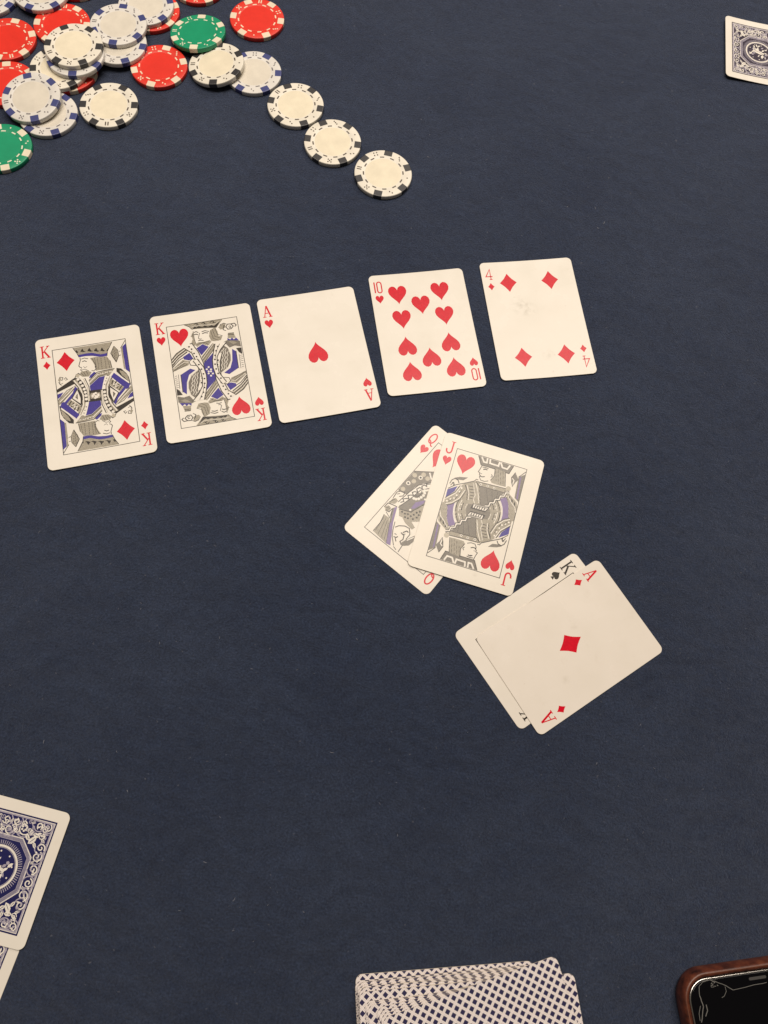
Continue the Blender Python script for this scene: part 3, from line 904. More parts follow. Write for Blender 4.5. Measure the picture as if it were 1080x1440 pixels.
  ('D','f',[-14.8,-13.3,-15.2,-9.1,-12.5,-0.1,-7.3,6.8,-3,1.3,-7.3,-10.5,-12.1,-13],0),
  ('W','f',[-16.9,-10.5,-15.8,-1.7,-14.2,5.9,-9,12.9,-6.9,9.7,-11.3,4.2,-12.5,-3.9,-14.4,-11.5],0),
  ('K','s',[-16.9,-10.5,-15.8,-1.7,-14.2,5.9,-9,12.9],0.4),
  ('K','s',[-14.4,-11.5,-12.5,-3.9,-11.3,4.2,-6.9,9.7],0.4),
  ('K','s',[-15.7,-9.9,-14.5,-8.1,-15.9,-7.2,-14.5,-5.6,-13.2,-4.9,-15,-3.6,-13.9,-2.2,-12.6,-1.4,-14.2,-0.3,-13.4,1.1,-11.7,1.8,-13.5,3.1,-12.8,5,-11.2,5.5,-12.3,6.6,-11.5,8.2,-10,8.3,-10.9,9.4,-9,11.4],0.5),
  ('W','d',[-11.2,-2.7,-9.9,-2.2,-8.7,-1,-8.2,0.7,-7.9,2.5,-8.3,4.2,-9.3,5.5],0.9),
  ('K','s',[-11.7,-1.1,-9.8,0.3,-9.6,2.8,-10.4,4.2],0.4),
  ('W','d',[-5.6,1.2,-8.3,-9.8],0.7),
  ('L','f',[-8.8,-4,-5.2,0.7,-4.7,-1.3,-6.8,-7.7,-8.6,-8.8],0),
  ('W','f',[-14.5,-14.2,-12.4,-14.9,-9.2,-20.3,-11.1,-20.7],0),
  ('T','f',[-13.8,-13.6,-7.1,-10.7,-3.9,-1.4,2,-10.7,-3.4,-15.3,-11.1,-17],0),
  ('K','s',[-13.8,-13.6,-7.1,-10.7,-3.9,-1.4],0.4),
  ('K','d',[-11.3,-13.9,-9.2,-13.7,-7.6,-12.8,-5.5,-12.7,-4.8,-10.8,-4.2,-8.7,-7.8,-15.4,-6.1,-14.8,-3.5,-13.3,-2.3,-11.1,-3.2,-7,-2.3,-9.1],0.65),
  ('T','f',[-9.4,-16.3,-3.8,-14.8,0.7,-16.7,0.1,-18.8,-5.7,-18.1],0),
  ('L','f',[-17,-15.7,-15.4,-13.3,-11.1,-22.6,-3.5,-34.5,-6.3,-35.2,-12.6,-24],0),
  ('D','f',[-17,-15.7,-16.4,-14.7,-11.9,-23.3,-12.6,-24],0),
  ('K','s',[-17,-15.7,-12.6,-24,-6.3,-35.2],0.3),
  ('T','f',[-18.4,-22,-14.4,-21.8,-10.6,-27.8,-6.3,-35.2,-16.9,-34.1,-16.9,-27.6],0),
  ('K','s',[-17.4,-23.2,-16,-33.2],0.2),
  ('K','s',[-16.1,-22.9,-13.5,-33.5],0.2),
  ('K','s',[-14.7,-23.3,-10.9,-33.7],0.2),
  ('K','s',[-13.1,-24.3,-8.5,-34.1],0.2),
  ('K','s',[-18.4,-22,-16.9,-27.6,-16.9,-34.1],0.3),
  ('K','s',[-21.3,-18.4,-21.1,-14.9,-18.1,-14,-15.5,-13.4],0.4),
  ('K','s',[-19.7,-19.5,-17.1,-18.9,-17,-16.3],0.4),
  ('K','s',[-18.5,-20,-14.6,-21.6,-16.7,-16.1],0.3),
  ('T','f',[-21.1,-18.2,-19.9,-15.9,-17.8,-16.2,-17.5,-18.4,-19.3,-19.5],0),
  ('K','s',[-20,-18.1,-18.9,-16.3],0.3),
  ('K','s',[-19.4,-18.8,-17.9,-17],0.3),
  ('K','s',[-20.8,-10.6,-21.4,-6.1,-20,-4.1,-17.4,-3.5,-17.1,-5.7,-18.7,-7.5],0.4),
  ('T','f',[-20.9,-11.4,-19.5,-9.4,-17.4,-10.1,-17.6,-12.7,-20.6,-14.5],0),
  ('K','s',[-21,-14.1,-19.5,-10.3],0.35),
  ('K','s',[-20.6,-7.1,-19.4,-5.7],0.35),
  ('K','s',[-10.6,-21.4,-8.4,-26,-6.1,-29.6,-2.1,-33.3],0.35),
  ('K','s',[-8.4,-24,-7.2,-21.8,-4.4,-19.7,-1.4,-19.2,1.1,-21.9,1.2,-25.8],0.4),
  ('K','s',[-2.8,-23.6,-1.6,-21.4,-0.3,-21.5],0.5),
  ('K','s',[-2.5,-24.9,-1.1,-23.4],0.3),
  ('K','s',[-3.7,-24.4,-1.2,-24.6,-0.1,-26.9,-0.7,-29,0.9,-30,2.3,-28],0.45),
  ('K','s',[-5.5,-29.1,-4,-28.6,-3.5,-27.4],0.45),
  ('K','s',[-6.2,-27.3,-4.9,-27],0.35),
  ('K','s',[-4.2,-29.2,-2.5,-30.5],0.4),
  ('D','f',[0.1,-29.9,1.1,-26.6,2.7,-22.9,3.7,-20.5,5.5,-23.7,4.8,-27.5,1.9,-30.3],0),
  ('W','s',[2,-25.9,4,-21.8],0.6),
  ('K','s',[1.9,-30.3,2.4,-34.6],0.35),
  ('K','s',[-1.7,-33.8,0.7,-34.5],0.35),
  ('W','f',[-0.4,-19.1,2.5,-19.9,2,-21.1],0),
 ],
}

# ------------------------------------------------------------------ ornate blue back print
def spiral(cx, cy, r, a0, turns, n=18, sgn=1):
    return [(cx + r * (1 - k / n * 0.85) * math.cos(a0 + sgn * turns * 2 * math.pi * k / n),
             cy + r * (1 - k / n * 0.85) * math.sin(a0 + sgn * turns * 2 * math.pi * k / n)) for k in range(n + 1)]


def leaf(cx, cy, l, w, a):
    c, s = math.cos(a), math.sin(a)
    base = [(-l / 2, 0), (-l / 5, w / 2), (l / 5, w / 2.2), (l / 2, 0), (l / 5, -w / 2.2), (-l / 5, -w / 2)]
    return [(cx + c * x - s * y, cy + s * x + c * y) for x, y in base]


def put_ornate_back(card, dark='B'):
    rnd = random.Random(5)
    ink = Ink()
    ink.fill(dark, [(-26.2, -39.2), (26.2, -39.2), (26.2, 39.2), (-26.2, 39.2)])
    ink.stroke('G', [(-24.9, -37.9), (24.9, -37.9), (24.9, 37.9), (-24.9, 37.9)], 0.95, True)
    ink.stroke('W', [(-25.3, -38.3), (25.3, -38.3), (25.3, 38.3), (-25.3, 38.3)], 0.3, True)
    items = []
    # four-way symmetric ornament defined in the quadrant x > 0, y > 0
    def quad(fn):
        for sx in (1, -1):
            for sy in (1, -1):
                fn(lambda pts: [(sx * x, sy * y) for x, y in pts])
    cyc = 17.5
    def q1(T):
        # octagonal strap round the medallion
        ink.stroke('G', T([(0, 31.4), (7.5, 31.4), (14.2, 24.8), (14.2, 10.2), (7.5, 3.4), (0, 3.4)]), 1.8)
        ink.stroke('W', T([(0, 32.5), (8.0, 32.5), (15.3, 25.3), (15.3, 9.7), (8.0, 2.3), (0, 2.3)]), 0.4)
        for o_ in (-0.45, 0.0, 0.45):
            ink.stroke(dark, T([(0, 31.4 + o_), (7.5 + o_ * .4, 31.4 + o_), (14.2 + o_, 24.8 + o_ * .4), (14.2 + o_, 10.2 - o_ * .4), (7.5 + o_ * .4, 3.4 - o_), (0, 3.4 - o_)]), 0.17)
        # scrolls, flowers and leaves
        for cx, cy, r, a0, tn, sg in ((20.0, 24.2, 3.4, 2.2, 1.1, 1), (20.0, 6.6, 3.4, -2.2, 1.1, -1), (9.0, 35.0, 2.7, 0.4, 1.4, 1), (3.2, 35.4, 2.3, 3.0, 1.4, -1),
                                      (22.8, 35.4, 2.0, 0.5, 1.3, 1), (22.6, 31.0, 1.8, 2.5, 1.2, -1), (18.0, 16.8, 2.7, 1.2, 1.2, 1), (22.0, 14.0, 2.2, 4.2, 1.3, -1), (22.2, 19.6, 2.0, 1.5, 1.2, 1), (13.2, 35.4, 2.2, 2.0, 1.3, -1), (9.5, 2.0, 2.2, 1.0, 1.3, 1), (22.6, 2.0, 1.9, 1.0, 1.2, 1), (17.6, 11.6, 1.7, 0.2, 1.2, 1)):
            ink.stroke('W', T(spiral(cx, cy, r, a0, tn, 16, sg)), 0.58)
            ink.stroke('G', T(arc(cx, cy, r + 0.8, r + 0.8, 40, 260, 9)), 0.55)
        for fx, fy in ((20.0, 24.2), (20.0, 6.6)):
            for k in range(6):
                a = k * math.pi / 3
                ink.fill('W', T([(fx + 1.25 * math.cos(a) + 0.55 * math.cos(b), fy + 1.25 * math.sin(a) + 0.55 * math.sin(b)) for b in [j * math.pi / 3 for j in range(6)]]))
        for cx, cy, l, w, a in ((15.6, 30.0, 5.2, 2.6, 0.7), (18.2, 31.2, 4.0, 2.0, 1.7), (16.4, 27.2, 3.6, 1.9, 2.4), (13.6, 31.8, 3.2, 1.5, 2.6), (18.8, 28.3, 3.0, 1.5, 0.0),
                                (15.2, 2.6, 4.8, 2.5, 2.4), (17.8, 3.2, 3.6, 1.9, 0.6), (13.0, 4.6, 3.0, 1.6, 1.0), (19.0, 34.6, 3.0, 1.3, 0.9), (16.4, 35.2, 2.8, 1.2, 2.1), (6.0, 33.8, 2.4, 0.9, 0.6), (23.4, 27.6, 2.0, 0.9, 1.5), (23.4, 10.2, 2.0, 0.9, 1.6), (22.0, 16.8, 2.6, 1.0, 0.4), (18.0, 20.0, 2.2, 0.9, 2.2), (17.0, 14.0, 2.0, 0.8, 0.9)):
            ink.fill('W', T(leaf(cx, cy, l, w, a)))
            ink.stroke(dark, T([(cx - l * 0.3 * math.cos(a), cy - l * 0.3 * math.sin(a)), (cx + l * 0.3 * math.cos(a), cy + l * 0.3 * math.sin(a))]), 0.25)
        for k in range(34):
            x, y = rnd.uniform(16, 24), rnd.uniform(0.5, 37)
            ink.fill('G' if k % 3 else 'W', T(leaf(x, y, rnd.uniform(1.2, 2.6), rnd.uniform(0.5, 0.9), rnd.uniform(0, 3.1))))
        for k in range(30):
            x, y = rnd.uniform(16.5, 23.5), rnd.uniform(1.5, 36.5)
            ink.stroke('W' if k % 2 else 'G', T(spiral(x, y, rnd.uniform(0.9, 1.7), rnd.uniform(0, 6), 1.3, 10, 1 if k % 2 else -1)), 0.36)
        for k in range(14):
            x, y = rnd.uniform(1, 16), rnd.uniform(33.6, 37)
            ink.fill('G' if k % 3 else 'W', T(leaf(x, y, rnd.uniform(1.2, 2.4), rnd.uniform(0.5, 0.9), rnd.uniform(0, 3.1))))
    quad(q1)
    for s in (1, -1):
        cy = s * cyc
        # fine rays between the ring and the strap
        for k in range(72):
            a = 2 * math.pi * k / 72
            ink.stroke('G', [(10.7 * math.cos(a), cy + 10.7 * math.sin(a)), (12.6 * math.cos(a), cy + 12.6 * math.sin(a))], 0.35)
        ink.stroke('W', arc(0, cy, 10.0, 10.0, 0, 360, 40)[:-1], 1.0, True)
        ink.stroke('G', arc(0, cy, 9.2, 9.2, 0, 360, 40)[:-1], 0.3, True)
        # leafy spray inside the ring
        for k in range(26):
            a, r = rnd.uniform(0, 6.28), 7.4 * math.sqrt(rnd.random())
            ink.fill('W' if k % 4 else 'G', leaf(r * math.cos(a), cy + r * math.sin(a), rnd.uniform(1.6, 3.6), rnd.uniform(0.8, 1.7), a + rnd.uniform(-1, 1)))
        ink.fill('W', leaf(0, cy, 9.5, 3.2, 1.2))
        ink.fill('W', leaf(1.6, cy + 1.2, 6.5, 2.4, -0.3))
        ink.stroke(dark, [(-1.6, cy - 3.6), (0.2, cy - 0.4), (1.5, cy + 3.4)], 0.3)
        for k in range(9):
            a = 0.4 + 2 * math.pi * k / 9
            ink.dots('W', [(7.6 * math.cos(a), cy + 7.6 * math.sin(a))], 0.45, 6)
    ink.build('ornate_back_print', card, card.obj, step=2e-6)


# ------------------------------------------------------------------ the table
bm = bmesh.new()
S = 1.3
bm.faces.new([bm.verts.new(v) for v in ((-S, -S + 0.25, 0), (S, -S + 0.25, 0), (S, S + 0.25, 0), (-S, S + 0.25, 0))])
felt = structure(link_mesh('table_felt', bm, M_FELT))
felt['label'] = 'dark navy blue felt table covering with fine fibres'

# ------------------------------------------------------------------ face-up cards
paper_n = [0]


def paper(stain=None, tone=(1, 1, 1), grime=1.0):
    paper_n[0] += 1
    return paper_material('card_stock_%d' % paper_n[0], tuple(a * b for a, b in zip(PAPER, tone)), stain, paper_n[0] * 0.37, grime)


GB = 'five community cards laid face up in a row'
c = Card('playing_card', -186.2, 183.7, 23.84, bx=0.4, by=0.6, top_mat=paper())
put_court(c, 'king_of_diamonds', 'diamond'); put_index(c, 'K', 'diamond')
tag(c.obj, 'king of diamonds lying face up, leftmost card of the row', 'playing card', GB)

c = Card('playing_card', -123.5, 214.9, 23.13, bx=0.45, by=0.55, top_mat=paper())
put_court(c, 'king_of_hearts', 'heart'); put_index(c, 'K', 'heart')
tag(c.obj, 'king of hearts lying face up between the king of diamonds and ace of hearts', 'playing card', GB)

c = Card('playing_card', -61.1, 242.5, 23.2, bx=0.3, by=0.8, top_mat=paper())
put_pip(c, 'heart', 0, 1.0, 12.6, 15.0, False); put_index(c, 'A', 'heart')
tag(c.obj, 'ace of hearts with one upside-down red heart, middle card of the row', 'playing card', GB)

c = Card('playing_card', 3.6, 274.3, 19.35, bx=0.45, by=0.55, top_mat=paper())
for s in (1, -1):
    for px, py in ((-14.2, 28.2), (14.2, 28.2), (0, 19.3), (-14.2, 9.7), (14.2, 9.7)):
        put_pip(c, 'heart', s * px, s * py, 12.2, 14.0, s > 0)
put_index(c, '10', 'heart')
tag(c.obj, 'ten of hearts with ten red hearts, between the ace and the four', 'playing card', GB)

c = Card('playing_card', 73.4, 300.6, 17.84, bx=0.6, by=0.4, top_mat=paper([(-9, 10, 9.0), (-4, 6.5, 7.0), (2, -28, 5)]))
for px in (-14.3, 14.3):
    for py in (28.0, -28.6):
        put_pip(c, 'diamond', px, py, 11.6, 14.2)
put_index(c, '4', 'diamond')
tag(c.obj, 'four of diamonds with a grey smudge, rightmost card of the row', 'playing card', GB)

c = Card('playing_card', 27.0, 156.0, -28.44, top_mat=paper(tone=(0.99, 0.98, 0.97)))
put_court(c, 'queen_of_hearts', 'heart'); put_index(c, 'Q', 'heart')
tag(c.obj, 'queen of hearts lying half hidden under the jack of hearts', 'playing card', 'pair of hearts laid face up')

c = Card('playing_card', 54.9, 158.5, -5.82, z=0.62, tilt=(0.0, 0.35), by=0.2, top_mat=paper([(8, -39.5, 3.5)], tone=(0.99, 0.98, 0.96)))
put_court(c, 'jack_of_hearts', 'heart'); put_index(c, 'J', 'heart')
tag(c.obj, 'jack of hearts lying face up on top of the queen of hearts', 'playing card', 'pair of hearts laid face up')

c = Card('playing_card', 106.05, 92.1, -45.4, top_mat=paper(tone=(0.98, 0.97, 0.97)))
fr = Ink(); fr.stroke('K', [(-22.2, 35.7), (22.2, 35.7), (22.2, -35.7), (-22.2, -35.7)], 0.38, True)
fr.build('court_frame', c, c.obj)
put_index(c, 'K', 'spade')
tag(c.obj, 'king of spades almost covered by the ace of diamonds', 'playing card', 'pair of an ace and a king laid face up')

c = Card('playing_card', 118.45, 90.85, -47.03, z=0.34, tilt=(0.0, 0.05), bx=0.0, by=0.1, top_mat=paper([(-8, 9, 4), (15, -14, 3)], tone=(0.98, 0.96, 0.96), grime=1.3))
put_pip(c, 'diamond', 0, 0.3, 11.8, 15.2); put_index(c, 'A', 'diamond')
tag(c.obj, 'ace of diamonds with one large red diamond, lying on the king of spades', 'playing card', 'pair of an ace and a king laid face up')

# ------------------------------------------------------------------ face-down cards with ornate blue backs
GO = 'face-down cards with ornate blue backs'
c = Card('face_down_card', -175.6, -110.5, -95.2, top_mat=paper())
put_ornate_back(c)
tag(c.obj, 'ornate blue-backed card at the left edge, lower one, mostly hidden', 'playing card', GO)
c = Card('face_down_card', -171.6, -75.5, -93.03, z=0.36, by=0.6, top_mat=paper())
put_ornate_back(c)
tag(c.obj, 'ornate blue-backed card at the left edge, lying over another card', 'playing card', GO)

c = Card('face_down_card', 257.8, 585.9, 17.6 + 90, top_mat=paper())
put_ornate_back(c, 'V')
tag(c.obj, 'ornate-backed card hidden under the face-down card in the far right corner', 'playing card', GO)
c = Card('face_down_card', 232.4, 578.4, 92.65, z=0.5, by=2.2, top_mat=paper())
put_ornate_back(c, 'V')
tag(c.obj, 'ornate-backed card with lifted end in the far right corner', 'playing card', GO)


# ------------------------------------------------------------------ the loose deck
GD = 'face-down cards of the loose deck'
proto = Card('deck_card', 0, 0, 0, top_mat=M_LATTICE, edge_mat=M_DECKEDGE)
mesh = proto.obj.data
bpy.data.objects.remove(proto.obj)
rnd = random.Random(3)
deck = []
for i in range(4):
    deck.append((81.8 + rnd.uniform(-.15, .15), -111.7 + rnd.uniform(-.15, .15), 13.9 + rnd.uniform(-.1, .1)))
for i in range(26):
    t = i / 25
    deck.append((82.6 + 2.6 * t + rnd.uniform(-.8, .8), -113.6 - 2.2 * t + rnd.uniform(-.45, .45), 14.0 + 0.7 * t + rnd.uniform(-.75, .75)))
deck += [(88.2, -118.4, 15.6), (89.2, -117.6, 17.2), (90.6, -116.6, 19.2), (102.3, -114.3, 18.2), (102.5, -114.1, 18.3), (95.6, -114.4, 21.6), (97.2, -113.8, 23.6), (98.6, -113.2, 25.4), (99.9, -112.6, 27.3)]
for i, (x, y, a) in enumerate(deck):
    o = bpy.data.objects.new('deck_card', mesh)
    COL.objects.link(o)
    o.location = (x * MM, y * MM, i * (CT + 0.012) * MM)
    o.rotation_euler = (0, 0, math.radians(a + 90))
    if i == len(deck) - 1:
        lab = 'topmost lattice-backed card of the loose deck, turned the farthest'
    elif i in (33, 34):
        lab = 'lattice-backed card jutting out to the right under the turned top of the deck'
    elif i == 0:
        lab = 'lowest lattice-backed card of the loose deck, lying on the felt'
    elif i < 4:
        lab = 'lattice-backed card near the bottom of the deck, its far edge jutting out'
    elif i < 30:
        lab = 'lattice-backed card within the squared middle of the loose deck'
    else:
        lab = 'lattice-backed card fanned out just below the top of the loose deck'
    tag(o, lab, 'playing card', GD)

# ------------------------------------------------------------------ poker chips
CHIP = {
    'black': dict(body=(0.78, 0.73, 0.63), face=(0.80, 0.72, 0.555), ins=(0.030, 0.028, 0.030), mark=(0.085, 0.062, 0.045)),
    'blue': dict(body=(0.71, 0.68, 0.635), face=(0.70, 0.645, 0.55), ins=(0.045, 0.055, 0.19), mark=(0.17, 0.15, 0.15)),
    'red': dict(body=(0.72, 0.035, 0.018), face=(0.74, 0.030, 0.016), ins=(0.78, 0.66, 0.50), mark=(0.80, 0.66, 0.48)),
    'green': dict(body=(0.008, 0.28, 0.135), face=(0.008, 0.29, 0.14), ins=(0.78, 0.70, 0.54), mark=(0.74, 0.72, 0.56)),
}
NAMES = {'black': ('cream', 'black'), 'blue': ('white', 'blue'), 'red': ('red', 'cream'), 'green': ('green', 'cream')}
R0, TH = 20.0, 3.3


def lathe(bm, prof, n, mi=0, close_top=False, close_bottom=False):
    rings = []
    for r, z in prof:
        rings.append([bm.verts.new((r * MM * math.cos(2 * math.pi * k / n), r * MM * math.sin(2 * math.pi * k / n), z * MM)) for k in range(n)])
    for a, b in zip(rings, rings[1:]):
        for k in range(n):
            f = bm.faces.new((a[k], a[(k + 1) % n], b[(k + 1) % n], b[k]))
            f.material_index = mi
            f.smooth = True
    if close_top:
        bm.faces.new(rings[-1])
    if close_bottom:
        bm.faces.new(list(reversed(rings[0])))


def chip_meshes():
    out = {}
    bm = bmesh.new()
    lathe(bm, [(12.7, 0.12), (13.0, 0.0), (19.45, 0.0), (19.85, 0.12), (20.0, 0.45), (20.0, 2.85), (19.85, 3.18), (19.45, 3.3), (13.05, 3.3), (12.75, 3.16)], 72, 0, True, True)
    out['body'] = bm
    bm = bmesh.new()
    lathe(bm, [(12.62, 3.16), (12.55, 3.185)], 60, 0, True)
    out['centre_inlay'] = bm
    # block set into the rim: wraps over the upper edge, the side and the lower edge
    bm = bmesh.new()
    prof = [(None, 3.325), (19.46, 3.325), (19.87, 3.20), (20.03, 2.86), (20.03, 0.44), (19.87, 0.10)]
    cols = []
    ny = 6
    for j in range(ny + 1):
        y = -2.85 + 5.7 * j / ny
        col = []
        for r, z in prof:
            x = 15.35 if r is None else math.sqrt(r * r - y * y)
            col.append(bm.verts.new((x * MM, y * MM, z * MM)))
        cols.append(col)
    for a, b in zip(cols, cols[1:]):
        for k in range(len(prof) - 1):
            bm.faces.new((a[k], a[k + 1], b[k + 1], b[k]))
    bmesh.ops.recalc_face_normals(bm, faces=bm.faces[:])
    out['rim_insert'] = bm
    bm = bmesh.new()
    for k in range(12):
        a0 = math.radians(30 * k + 15)
        w = math.radians(6.2)
        for q in range(3):
            a, b = a0 - w + 2 * w * q / 3, a0 - w + 2 * w * (q + 1) / 3
            f = bm.faces.new([bm.verts.new((r * MM * math.cos(t), r * MM * math.sin(t), 3.32 * MM)) for r, t in ((13.3, a), (14.25, a), (14.25, b), (13.3, b))])
    out['dash_ring'] = bm
    bm = bmesh.new()
    faces = [2, 5, 6, 4, 3, 1]
    sp = 1.05
    layout = {1: [(0, 0)], 2: [(-.7, -.7), (.7, .7)], 3: [(-1, -1), (0, 0), (1, 1)], 4: [(-1, -1), (-1, 1), (1, -1), (1, 1)],
              5: [(-1, -1), (-1, 1), (1, -1), (1, 1), (0, 0)], 6: [(-1, -.8), (0, -.8), (1, -.8), (-1, .8), (0, .8), (1, .8)]}
    for k, d in enumerate(faces):
        a = math.radians(-60 * k + 30)
        ca, sa = math.cos(a), math.sin(a)
        for u, v in layout[d]:
            x, y = 17.0 + u * sp, v * sp
            pts = [(x + (0.66 if d != 6 else 0.7) * math.cos(t), y + 0.52 * math.sin(t)) for t in [2 * math.pi * j / 7 for j in range(7)]]
            bm.faces.new([bm.verts.new(((ca * px - sa * py) * MM, (sa * px + ca * py) * MM, 3.32 * MM)) for px, py in pts])
    out['dice_marks'] = bm
    return out


PROTO = {}
base_meshes = {}
for nm, b in chip_meshes().items():
    me = bpy.data.meshes.new(nm)
    b.to_mesh(me); b.free()
    base_meshes[nm] = me
for ty, cd in CHIP.items():
    mats = {'body': chip_material('chip_%s_body' % ty, cd['body']), 'centre_inlay': chip_material('chip_%s_face' % ty, cd['face'], 0.38),
            'rim_insert': chip_material('chip_%s_insert' % ty, cd['ins'], 0.45), 'dash_ring': chip_material('chip_%s_mark' % ty, cd['mark'], 0.5)}
    mats['dice_marks'] = mats['dash_ring']
    PROTO[ty] = {}
    for nm, me in base_meshes.items():
        me2 = me.copy()
        me2.materials.append(mats[nm])
        PROTO[ty][nm] = me2


def put_chip(ty, x, y, z, rot, label, tilt=0.0, toward=0.0):
    P_ = PROTO[ty]
    root = bpy.data.objects.new('poker_chip', P_['body'])
    COL.objects.link(root)
    tm = Matrix.Rotation(math.radians(toward), 4, 'Z') @ Matrix.Rotation(math.radians(-tilt), 4, 'Y') @ Matrix.Rotation(math.radians(rot - toward), 4, 'Z')
    root.matrix_world = Matrix.Translation((x * MM, y * MM, z * MM)) @ tm
    for nm in ('centre_inlay', 'dash_ring', 'dice_marks'):
        o = bpy.data.objects.new(nm, P_[nm])
        COL.objects.link(o); o.parent = root
    for k in range(6):
        o = bpy.data.objects.new('rim_insert', P_['rim_insert'])
        COL.objects.link(o); o.parent = root
        o.rotation_euler = (0, 0, math.radians(60 * k))
    a, b = NAMES[ty]
    return tag(root, label, 'poker chip', '%s poker chips with %s inserts' % (a, b))


for row in [
    ('black', -244.7, 400.8, 0, 13, 'cream chip with black inserts lying alone just below the pile'),
    ('red', -281.2, 424.0, 0, -61, 'red chip at the bottom of the tallest stack, only its edge showing'),
    ('black', -286.0, 421.5, 3.31, -42, 'cream chip with black inserts second from the bottom of the tallest stack'),
    ('blue', -277.0, 432.3, 6.62, -77, 'white chip with blue inserts just under the top of the tallest stack'),
    ('black', -278.5, 437.1, 9.93, -51, 'cream chip with black inserts on top of the tallest stack'),
    ('blue', -282.3, 383.3, 0, -55, 'white chip with blue inserts on the felt, half under a tilted chip'),
    ('blue', -294.0, 389.5, 5.3, -65, 'white chip with blue inserts leaning on its neighbours above the left green chip', 6.7, 70),
    ('green', -302.3, 347.6, 0, -2, 'green chip cut off by the left edge of the picture'),
    ('red', -331.5, 440.9, 0, 30, 'red chip at the left edge above another red chip'),
    ('red', -317.8, 401.8, 0, 110, 'red chip at the left edge, partly under a tilted white chip'),
    ('red', -299.3, 464.8, 0, -170, 'red chip behind the tallest stack, partly covered by two chips'),
    ('red', -241.0, 493.9, 0, -27, 'red chip almost hidden under a white chip near the top edge'),
    ('red', -221.4, 444.0, 0, -92, 'red chip lying on the felt below the tilted green chip'),
    ('blue', -253.4, 453.9, 3.31, -57, 'white chip with blue inserts half covered by a chip squarely above it'),
    ('blue', -245.1, 494.7, 3.31, -32, 'white chip with blue inserts lying on a red chip by the top edge'),
    ('blue', -256.6, 467.5, 6.62, -85, 'white chip with blue inserts, uppermost chip right of the tallest stack'),
    ('green', -202.0, 479.6, 2.75, -83, 'green chip with cream inserts near the top, tilted against a cream chip', 7.9, -51),
    ('red', -165.1, 507.2, 0, -174, 'red chip lying alone at the upper right of the pile'),
    ('red', -215.7, 529.6, 0, -51, 'red chip cut off by the top edge above the tilted green chip'),
    ('blue', -155.0, 455.7, 0, -109, 'white chip with blue inserts under the edge of a leaning cream chip'),
    ('black', -181.4, 453.9, 2.6, -82, 'cream chip with black inserts leaning on a white chip', 7.4, 4),
    ('black', -119.1, 433.9, 0, -118, 'cream chip with black inserts, first of three trailing from the pile'),
    ('black', -86.6, 407.8, 0, -55, 'cream chip with black inserts, second of three trailing from the pile'),
    ('black', -46.9, 389.5, 0, -91, 'cream chip with black inserts, last of three trailing from the pile'),
    ('blue', -357.9, 477.6, 0, -18, 'white chip with blue inserts in the upper left corner'),
    ('red', -302.9, 510.3, 0, -59, 'red chip barely showing at the top edge behind a white chip'),
    ('blue', -321.8, 488.4, 3.31, -98, 'white chip with blue inserts cut off by the top edge, resting on red chips'),
]:
    put_chip(*row)


# ------------------------------------------------------------------ phone in a leather case
PW, PH, PR = 71.0, 146.0, 9.5
phone = bpy.data.objects.new('phone', None)
COL.objects.link(phone)
PA = math.radians(17.0)
pd, pn = Vector((math.cos(PA), math.sin(PA))), Vector((math.sin(PA), -math.cos(PA)))
p_c = Vector((191.0, -64.6)) + pd * (PW / 2) + pn * (PH / 2)
phone.location = (p_c.x * MM, p_c.y * MM, 0)
phone.rotation_euler = (0, 0, PA)
tag(phone, 'black phone with cracked screen in a brown leather case', 'phone')


def loops(name, prof, m_, cap_top=None, cap_bottom=False, n=10):
    """rounded-rectangle shell: prof is a list of (offset outwards, height) in mm"""
    bm = bmesh.new()
    rings = []
    for off, z in prof:
        rings.append([bm.verts.new((x * MM, y * MM, z * MM)) for x, y in rounded_rect(PW + 2 * off, PH + 2 * off, PR + off, n)])
    for a, b in zip(rings, rings[1:]):
        k = len(a)
        for i in range(k):
            f = bm.faces.new((a[i], a[(i + 1) % k], b[(i + 1) % k], b[i]))
            f.smooth = True
    if cap_top:
        bm.faces.new(rings[-1])
    if cap_bottom:
        bm.faces.new(list(reversed(rings[0])))
    return link_mesh(name, bm, m_, phone)


M_LEATHER = leather_material()
loops('leather_case', [(2.2, 0.0), (3.4, 0.5), (4.1, 2.0), (4.4, 4.5), (4.3, 7.0), (3.9, 9.2), (3.3, 10.5), (2.6, 11.0), (1.9, 10.9), (1.1, 10.3), (0.75, 9.3), (0.7, 2.0)], M_LEATHER, False, True)
M_SEAM = mat('leather_edge', (0.13, 0.045, 0.022), 0.45)
loops('case_edge_seam', [(2.75, 10.97), (2.6, 11.04), (2.4, 11.04), (2.3, 10.97)], M_SEAM)
loops('metal_frame', [(0.6, 2.0), (0.62, 8.6), (0.45, 9.25), (0.05, 9.55), (-0.35, 9.5)], mat('steel_frame', (0.55, 0.53, 0.50), 0.22, 0.5, 0, 1.0))
glass = mat('black_glass', (0.002, 0.002, 0.003), 0.08, 0.3)
scr = loops('screen', [(-0.3, 9.2), (-0.3, 9.5), (-0.7, 9.68), (-1.3, 9.72)], glass, True)
inv = Matrix.Rotation(-PA, 2)


def local(pts):
    return [tuple(inv @ (Vector(q) - p_c)) for q in pts]


M_CRACK = mat('crack_glint', (0.16, 0.155, 0.145), 0.35, 0.5)


def flat_part(name, build, m_, z):
    ink = Ink()
    build(ink)
    bm = bmesh.new()
    for _, polys, _b in ink.shapes:
        for poly in polys:
            f = bm.faces.new([bm.verts.new((x * MM, y * MM, z * MM)) for x, y in poly])
            f.normal_update()
            if f.normal.z < 0:
                f.normal_flip()
    return link_mesh(name, bm, m_, scr)


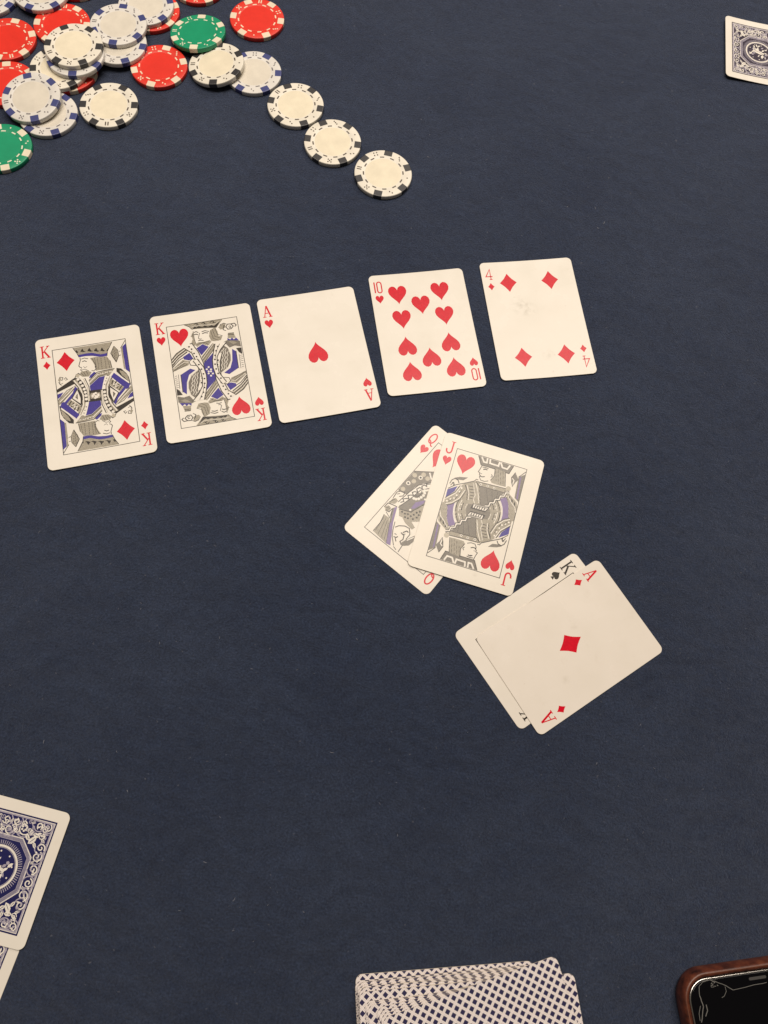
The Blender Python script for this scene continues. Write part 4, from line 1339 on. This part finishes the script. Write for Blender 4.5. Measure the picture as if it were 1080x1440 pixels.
CRACK = [(199.3, -80.5), (199.9, -73.7), (197.8, -69.4), (197.3, -65.6), (198.9, -63.2), (202.3, -61.7), (205.8, -62.0), (209.8, -62.6), (214.3, -64.0), (222.6, -60.8), (230.9, -57.8)]


def crack(ink):
    for seg in range(len(CRACK) - 1):
        w0 = [.9, 1.0, .6, .55, .5, .7, .6, .55, .5, .45][seg]
        a, b = Vector(CRACK[seg]), Vector(CRACK[seg + 1])
        pts = [tuple(a.lerp(b, t / 4) + Vector((random.uniform(-.12, .12), random.uniform(-.12, .12)))) for t in range(5)]
        pts[0], pts[-1] = tuple(a), tuple(b)
        ink.stroke('W', local(pts), w0 * random.uniform(0.42, 0.6))


flat_part('screen_crack', crack, M_CRACK, 9.735)


def splinters(ink):
    rs = random.Random(8)
    for k in range(16):
        cx, cy = rs.uniform(203.2, 208.2), rs.uniform(-64.6, -62.2)
        if cy < -62.4 - (208.6 - cx) * 0.55:
            continue
        ink.fill('W', local([(cx + rs.uniform(.2, .9), cy + rs.uniform(-.3, .3)), (cx + rs.uniform(-.3, .3), cy + rs.uniform(.2, .6)), (cx - rs.uniform(.2, .8), cy - rs.uniform(0, .5))]))
    ink.stroke('W', local([(210.2, -63.2), (210.9, -65.2), (210.0, -67.4), (208.8, -68.3)]), 0.22)
    ink.stroke('W', local([(201.2, -72.6), (202.0, -75.0), (201.2, -77.6)]), 0.4)
    ink.stroke('W', local([(198.4, -73.6), (197.9, -77.0), (198.6, -80.0)]), 0.25)


flat_part('glass_splinters', splinters, M_CRACK, 9.742)


def slot(ink):
    c_ = local([(226.3, -56.6)])[0]
    ink.fill('W', [(c_[0] + x, c_[1] + y) for x, y in rounded_rect(9.0, 1.3, 0.64, 5)])


flat_part('speaker_slot', slot, mat('speaker_mesh', (0.055, 0.052, 0.05), 0.6), 9.735)

# ------------------------------------------------------------------ lint on the felt
bm = bmesh.new()
rnd = random.Random(21)
spots = [(150, 522), (179, 504), (107, 459), (126, 466), (156, 475), (2, 384), (84, 396), (103, 400), (110, 387), (-18, 414), (113, 521), (1, 113), (-35, -69), (-18, -69), (-102, -30), (-53, -56), (-194, 309), (-225, 331), (-79, 172), (-151, -16), (-1, 8), (106, 383)]
spots += [(rnd.uniform(-340, 240), rnd.uniform(-120, 620)) for _ in range(260)]
for i, (x, y) in enumerate(spots):
    ln = rnd.uniform(0.6, 2.4) if i < 22 else rnd.uniform(0.3, 1.4)
    a = rnd.uniform(0, 6.28)
    cv = rnd.uniform(-1.2, 1.2)
    r = rnd.uniform(0.05, 0.09) if i < 22 else rnd.uniform(0.03, 0.06)
    prev = None
    n = 6
    px, py = x, y
    for k in range(n + 1):
        z = 0.10 + 0.18 * math.sin(math.pi * k / n)
        ring = [bm.verts.new(((px - math.sin(a) * r * math.cos(t)) * MM, (py + math.cos(a) * r * math.cos(t)) * MM, (z + r * math.sin(t)) * MM)) for t in (0.5, 2.6, 4.7)]
        if prev:
            for q in range(3):
                bm.faces.new((prev[q], prev[(q + 1) % 3], ring[(q + 1) % 3], ring[q]))
        prev = ring
        a += cv / n
        px += math.cos(a) * ln / n
        py += math.sin(a) * ln / n
lint = link_mesh('felt_lint', bm, mat('lint_fibre', (0.34, 0.34, 0.37), 0.8, 0.2))
lint['kind'] = 'stuff'
lint['label'] = 'tiny pale lint fibres scattered over the navy felt'
lint['category'] = 'lint'
